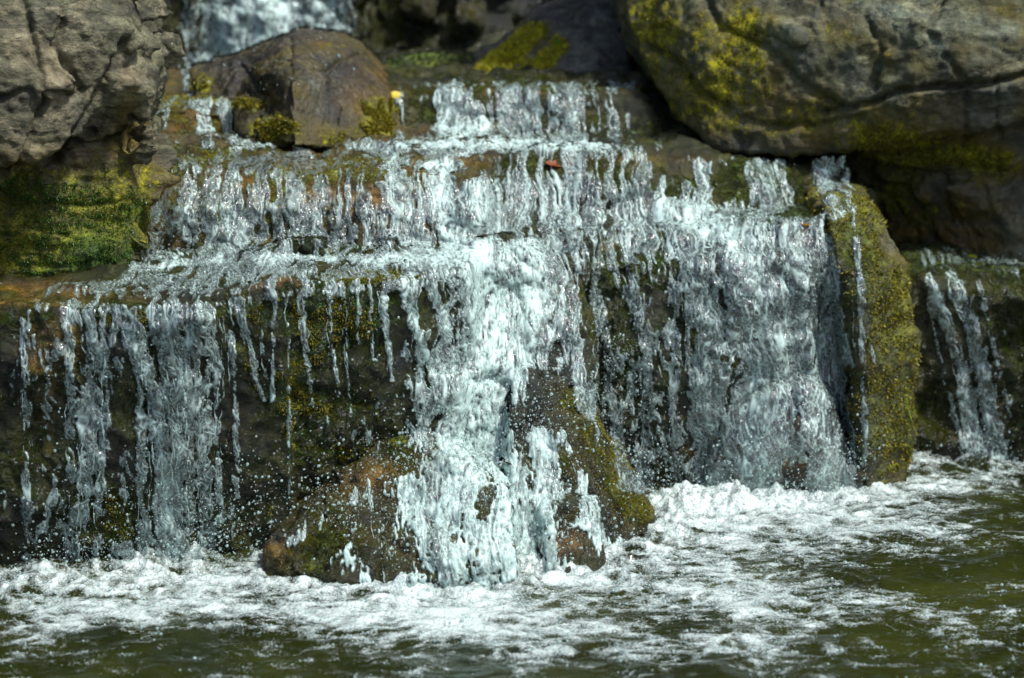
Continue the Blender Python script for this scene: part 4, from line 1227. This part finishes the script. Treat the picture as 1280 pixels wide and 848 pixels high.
fv = pv[idx].copy(); fv[:, 2] += .0015 + fh[idx] * fa[idx]
mfoam, n = nt_new('pool_foam')
L = n.links.new
tc = N(n, 'ShaderNodeTexCoord')
vr = N(n, 'ShaderNodeTexVoronoi'); vr.inputs['Scale'].default_value = 125
L(tc.outputs['Object'], vr.inputs['Vector'])
t = N(n, 'ShaderNodeTexNoise'); t.inputs['Scale'].default_value = 90; t.inputs['Detail'].default_value = 4
L(tc.outputs['Object'], t.inputs['Vector'])
h = mth(n, 'ADD', mth(n, 'MULTIPLY', vr.outputs['Distance'], .8), t.outputs['Fac'])
bp = N(n, 'ShaderNodeBump'); bp.inputs['Strength'].default_value = .7; bp.inputs['Distance'].default_value = .005
L(h, bp.inputs['Height'])
b = N(n, 'ShaderNodeBsdfPrincipled'); b.inputs['Base Color'].default_value = (.41, .48, .455, 1); b.inputs['Roughness'].default_value = .25
b.inputs['Specular IOR Level'].default_value = .6
L(bp.outputs[0], b.inputs['Normal'])
tr = N(n, 'ShaderNodeBsdfTransparent')
al = mth(n, 'ADD', mth(n, 'MULTIPLY', attr(n, 'alpha'), 1.2), mth(n, 'SUBTRACT', mth(n, 'MULTIPLY', mth(n, 'SUBTRACT', .5, vr.outputs['Distance']), .6), .10), True)
al = mth(n, 'MULTIPLY', al, mth(n, 'GREATER_THAN', attr(n, 'alpha'), .004))
mx = N(n, 'ShaderNodeMixShader'); L(al, mx.inputs[0]); L(tr.outputs[0], mx.inputs[1]); L(b.outputs[0], mx.inputs[2])
o = N(n, 'ShaderNodeOutputMaterial'); L(mx.outputs[0], o.inputs[0])
me = raw_mesh('foam', fv, inv.reshape(-1, 4).astype(np.int32))
set_attr(me, 'alpha', fa[idx])
link('foam', me, mfoam, kind='stuff', label='white foam drifting in lacy rafts on the dark pool', category='foam')
# single bubbles riding on the foam and the open water
B = Tubes()
vis = (u_p > -20) & (u_p < 1300) & (v_p < 860)
cand = np.where(vis & (ff > .02))[0]
sel = rg.choice(cand, 9000)
rr = np.minimum(.0012 + rg.exponential(.0012, len(sel)), .006)
B.balls(np.stack([px[sel] + rg.normal(size=len(sel)) * .003, py[sel] + rg.normal(size=len(sel)) * .003, pv[sel, 2] + .0015 + (fh * fa)[sel] + rr * .3], 1), rr)
cand = np.where(vis & (ff < 0) & (ff > -.28) & (g2 > .05))[0]
sel = rg.choice(cand, 900)
rr = np.minimum(.0012 + rg.exponential(.0010, len(sel)), .004)
B.balls(np.stack([px[sel], py[sel], pv[sel, 2] + rr * .3], 1), rr)
link('bubbles', B.mesh('bubbles', np.zeros(3)), M['strand'], kind='stuff', label='small bubbles floating on the foam and open pool water', category='bubbles')
# ground under everything
gm = plain('dark_stream_bed', (.03, .027, .018), .9, var=.4, scale=3)
gv = np.array([[-60, -60, -.6], [60, -60, -.6], [60, 60, -.6], [-60, 60, -.6]], float)
link('ground', raw_mesh('ground', gv, np.array([[0, 1, 2, 3]], np.int32), False), gm, kind='structure')

# ------------------------------------------------------------------ fallen leaves and a grass blade
def leaf(name, label, u, v, size, col, rot, tilt=.25, stem=True, lift=.006):
    y = float(bil(YB, np.array([u]), np.array([v]))[0]) - lift
    c = P(u, v, y)
    n = 9
    t = np.linspace(0, 1, n)
    w_ = .30 * np.sin(np.pi * t ** .85) ** .8
    vs, fs = [], []
    for i in range(n):
        for k in (-1, -.5, 0, .5, 1):
            vs.append(((t[i] - .5), w_[i] * k, .12 * abs(k) * w_[i] * 2 + .10 * (t[i] - .5) ** 2 + .02 * math.sin(9 * t[i] + 3 * k)))
    for i in range(n - 1):
        for k in range(4):
            fs.append((i * 5 + k, i * 5 + k + 1, (i + 1) * 5 + k + 1, (i + 1) * 5 + k))
    me = raw_mesh(name, np.array(vs) * size, np.array(fs, np.int32))
    m = plain(name + '_' + label.split()[1], col, .4, .35, .35, 150)
    o = link(name, me, m, label=label, category='leaf')
    o.location = c; o.rotation_euler = (tilt, .2, rot)
    sm = Tubes()
    sm.tube(np.array([(-.5 - .12 * k, .03 * k * k, .03 * k) for k in range(4)]) * size, np.full(4, .012 * size))
    sm.tube(np.array([(-.5 + k / 7, 0, .10 * (k / 7 - .5) ** 2 + .006) for k in range(8)]) * size, np.full(8, .009 * size))
    link('leaf_stem', sm.mesh('leaf_stem', np.zeros(3)), m, o)
    return o


leaf('leaf', 'fallen yellow leaf at the left end of the third tier lip', 497, 121, .085, (.55, .42, .02), .2, .5)
leaf('leaf', 'fresh green leaf resting on the tilted mossy slab', 699, 54, .05, (.05, .38, .07), .9, .9)
leaf('leaf', 'fallen orange leaf on the wet lip by the upright mossy boulder', 1007, 282, .04, (.45, .20, .02), 2.2, .4)
leaf('leaf', 'fallen lime leaf on the dark far right ledge', 1218, 322, .055, (.30, .36, .02), .1, .3)
leaf('leaf', 'fallen reddish brown leaf on the second tier lip', 694, 206, .075, (.22, .06, .02), .1, .4)
g = Tubes()
t = np.linspace(0, 1, 10)
gy0 = float(bil(YB, np.array([1138.]), np.array([520.]))[0]) - .02
p = PA(1140 - 6 * np.sin(t * 2.6), 528 - 46 * t, np.full(10, gy0))
g.tube(p, .0022 * (1 - t * .85))
b0 = p[0].copy()
link('grass_blade', g.mesh('grass_blade', b0), plain('grass_green', (.12, .28, .04), .5, .3), label='single green grass blade on the right side of the upright mossy boulder', category='grass').location = b0
print('pool', time.time() - T0)

# ------------------------------------------------------------------ light
w = bpy.data.worlds.new('World'); S.world = w; w.use_nodes = True
wn = w.node_tree; wn.nodes.clear()
SUN_EL, SUN_AZ = R(58), R(125)     # azimuth clockwise from the view direction (+y): high on the right, a little behind the camera
sky = wn.nodes.new('ShaderNodeTexSky'); sky.sky_type = 'NISHITA'; sky.sun_disc = False; sky.dust_density = 2.5; sky.air_density = .8
sky.sun_elevation = SUN_EL; sky.sun_rotation = SUN_AZ
bg = wn.nodes.new('ShaderNodeBackground'); bg.inputs[1].default_value = .115
wo = wn.nodes.new('ShaderNodeOutputWorld')
wn.links.new(sky.outputs[0], bg.inputs[0]); wn.links.new(bg.outputs[0], wo.inputs[0])
sd = bpy.data.lights.new('sun', 'SUN'); sd.energy = 3.0; sd.angle = R(5); sd.color = (1, .985, .95)
so = bpy.data.objects.new('sun', sd); COL.objects.link(so)
sv = Vector((math.sin(SUN_AZ) * math.cos(SUN_EL), math.cos(SUN_AZ) * math.cos(SUN_EL), math.sin(SUN_EL)))
so.rotation_euler = (-sv).to_track_quat('-Z', 'Y').to_euler()
so.location = sv * 20

S.view_settings.view_transform = 'Standard'
S.view_settings.look = 'None'
S.view_settings.exposure = 1.0
S.view_settings.gamma = 1
S.cycles.max_bounces = 8
S.cycles.transparent_max_bounces = 24
S.cycles.caustics_reflective = False
S.cycles.caustics_refractive = False
S.cycles.sample_clamp_indirect = 6
S.cycles.use_denoising = True
S.cycles.sample_clamp_direct = 12
print('done', time.time() - T0)
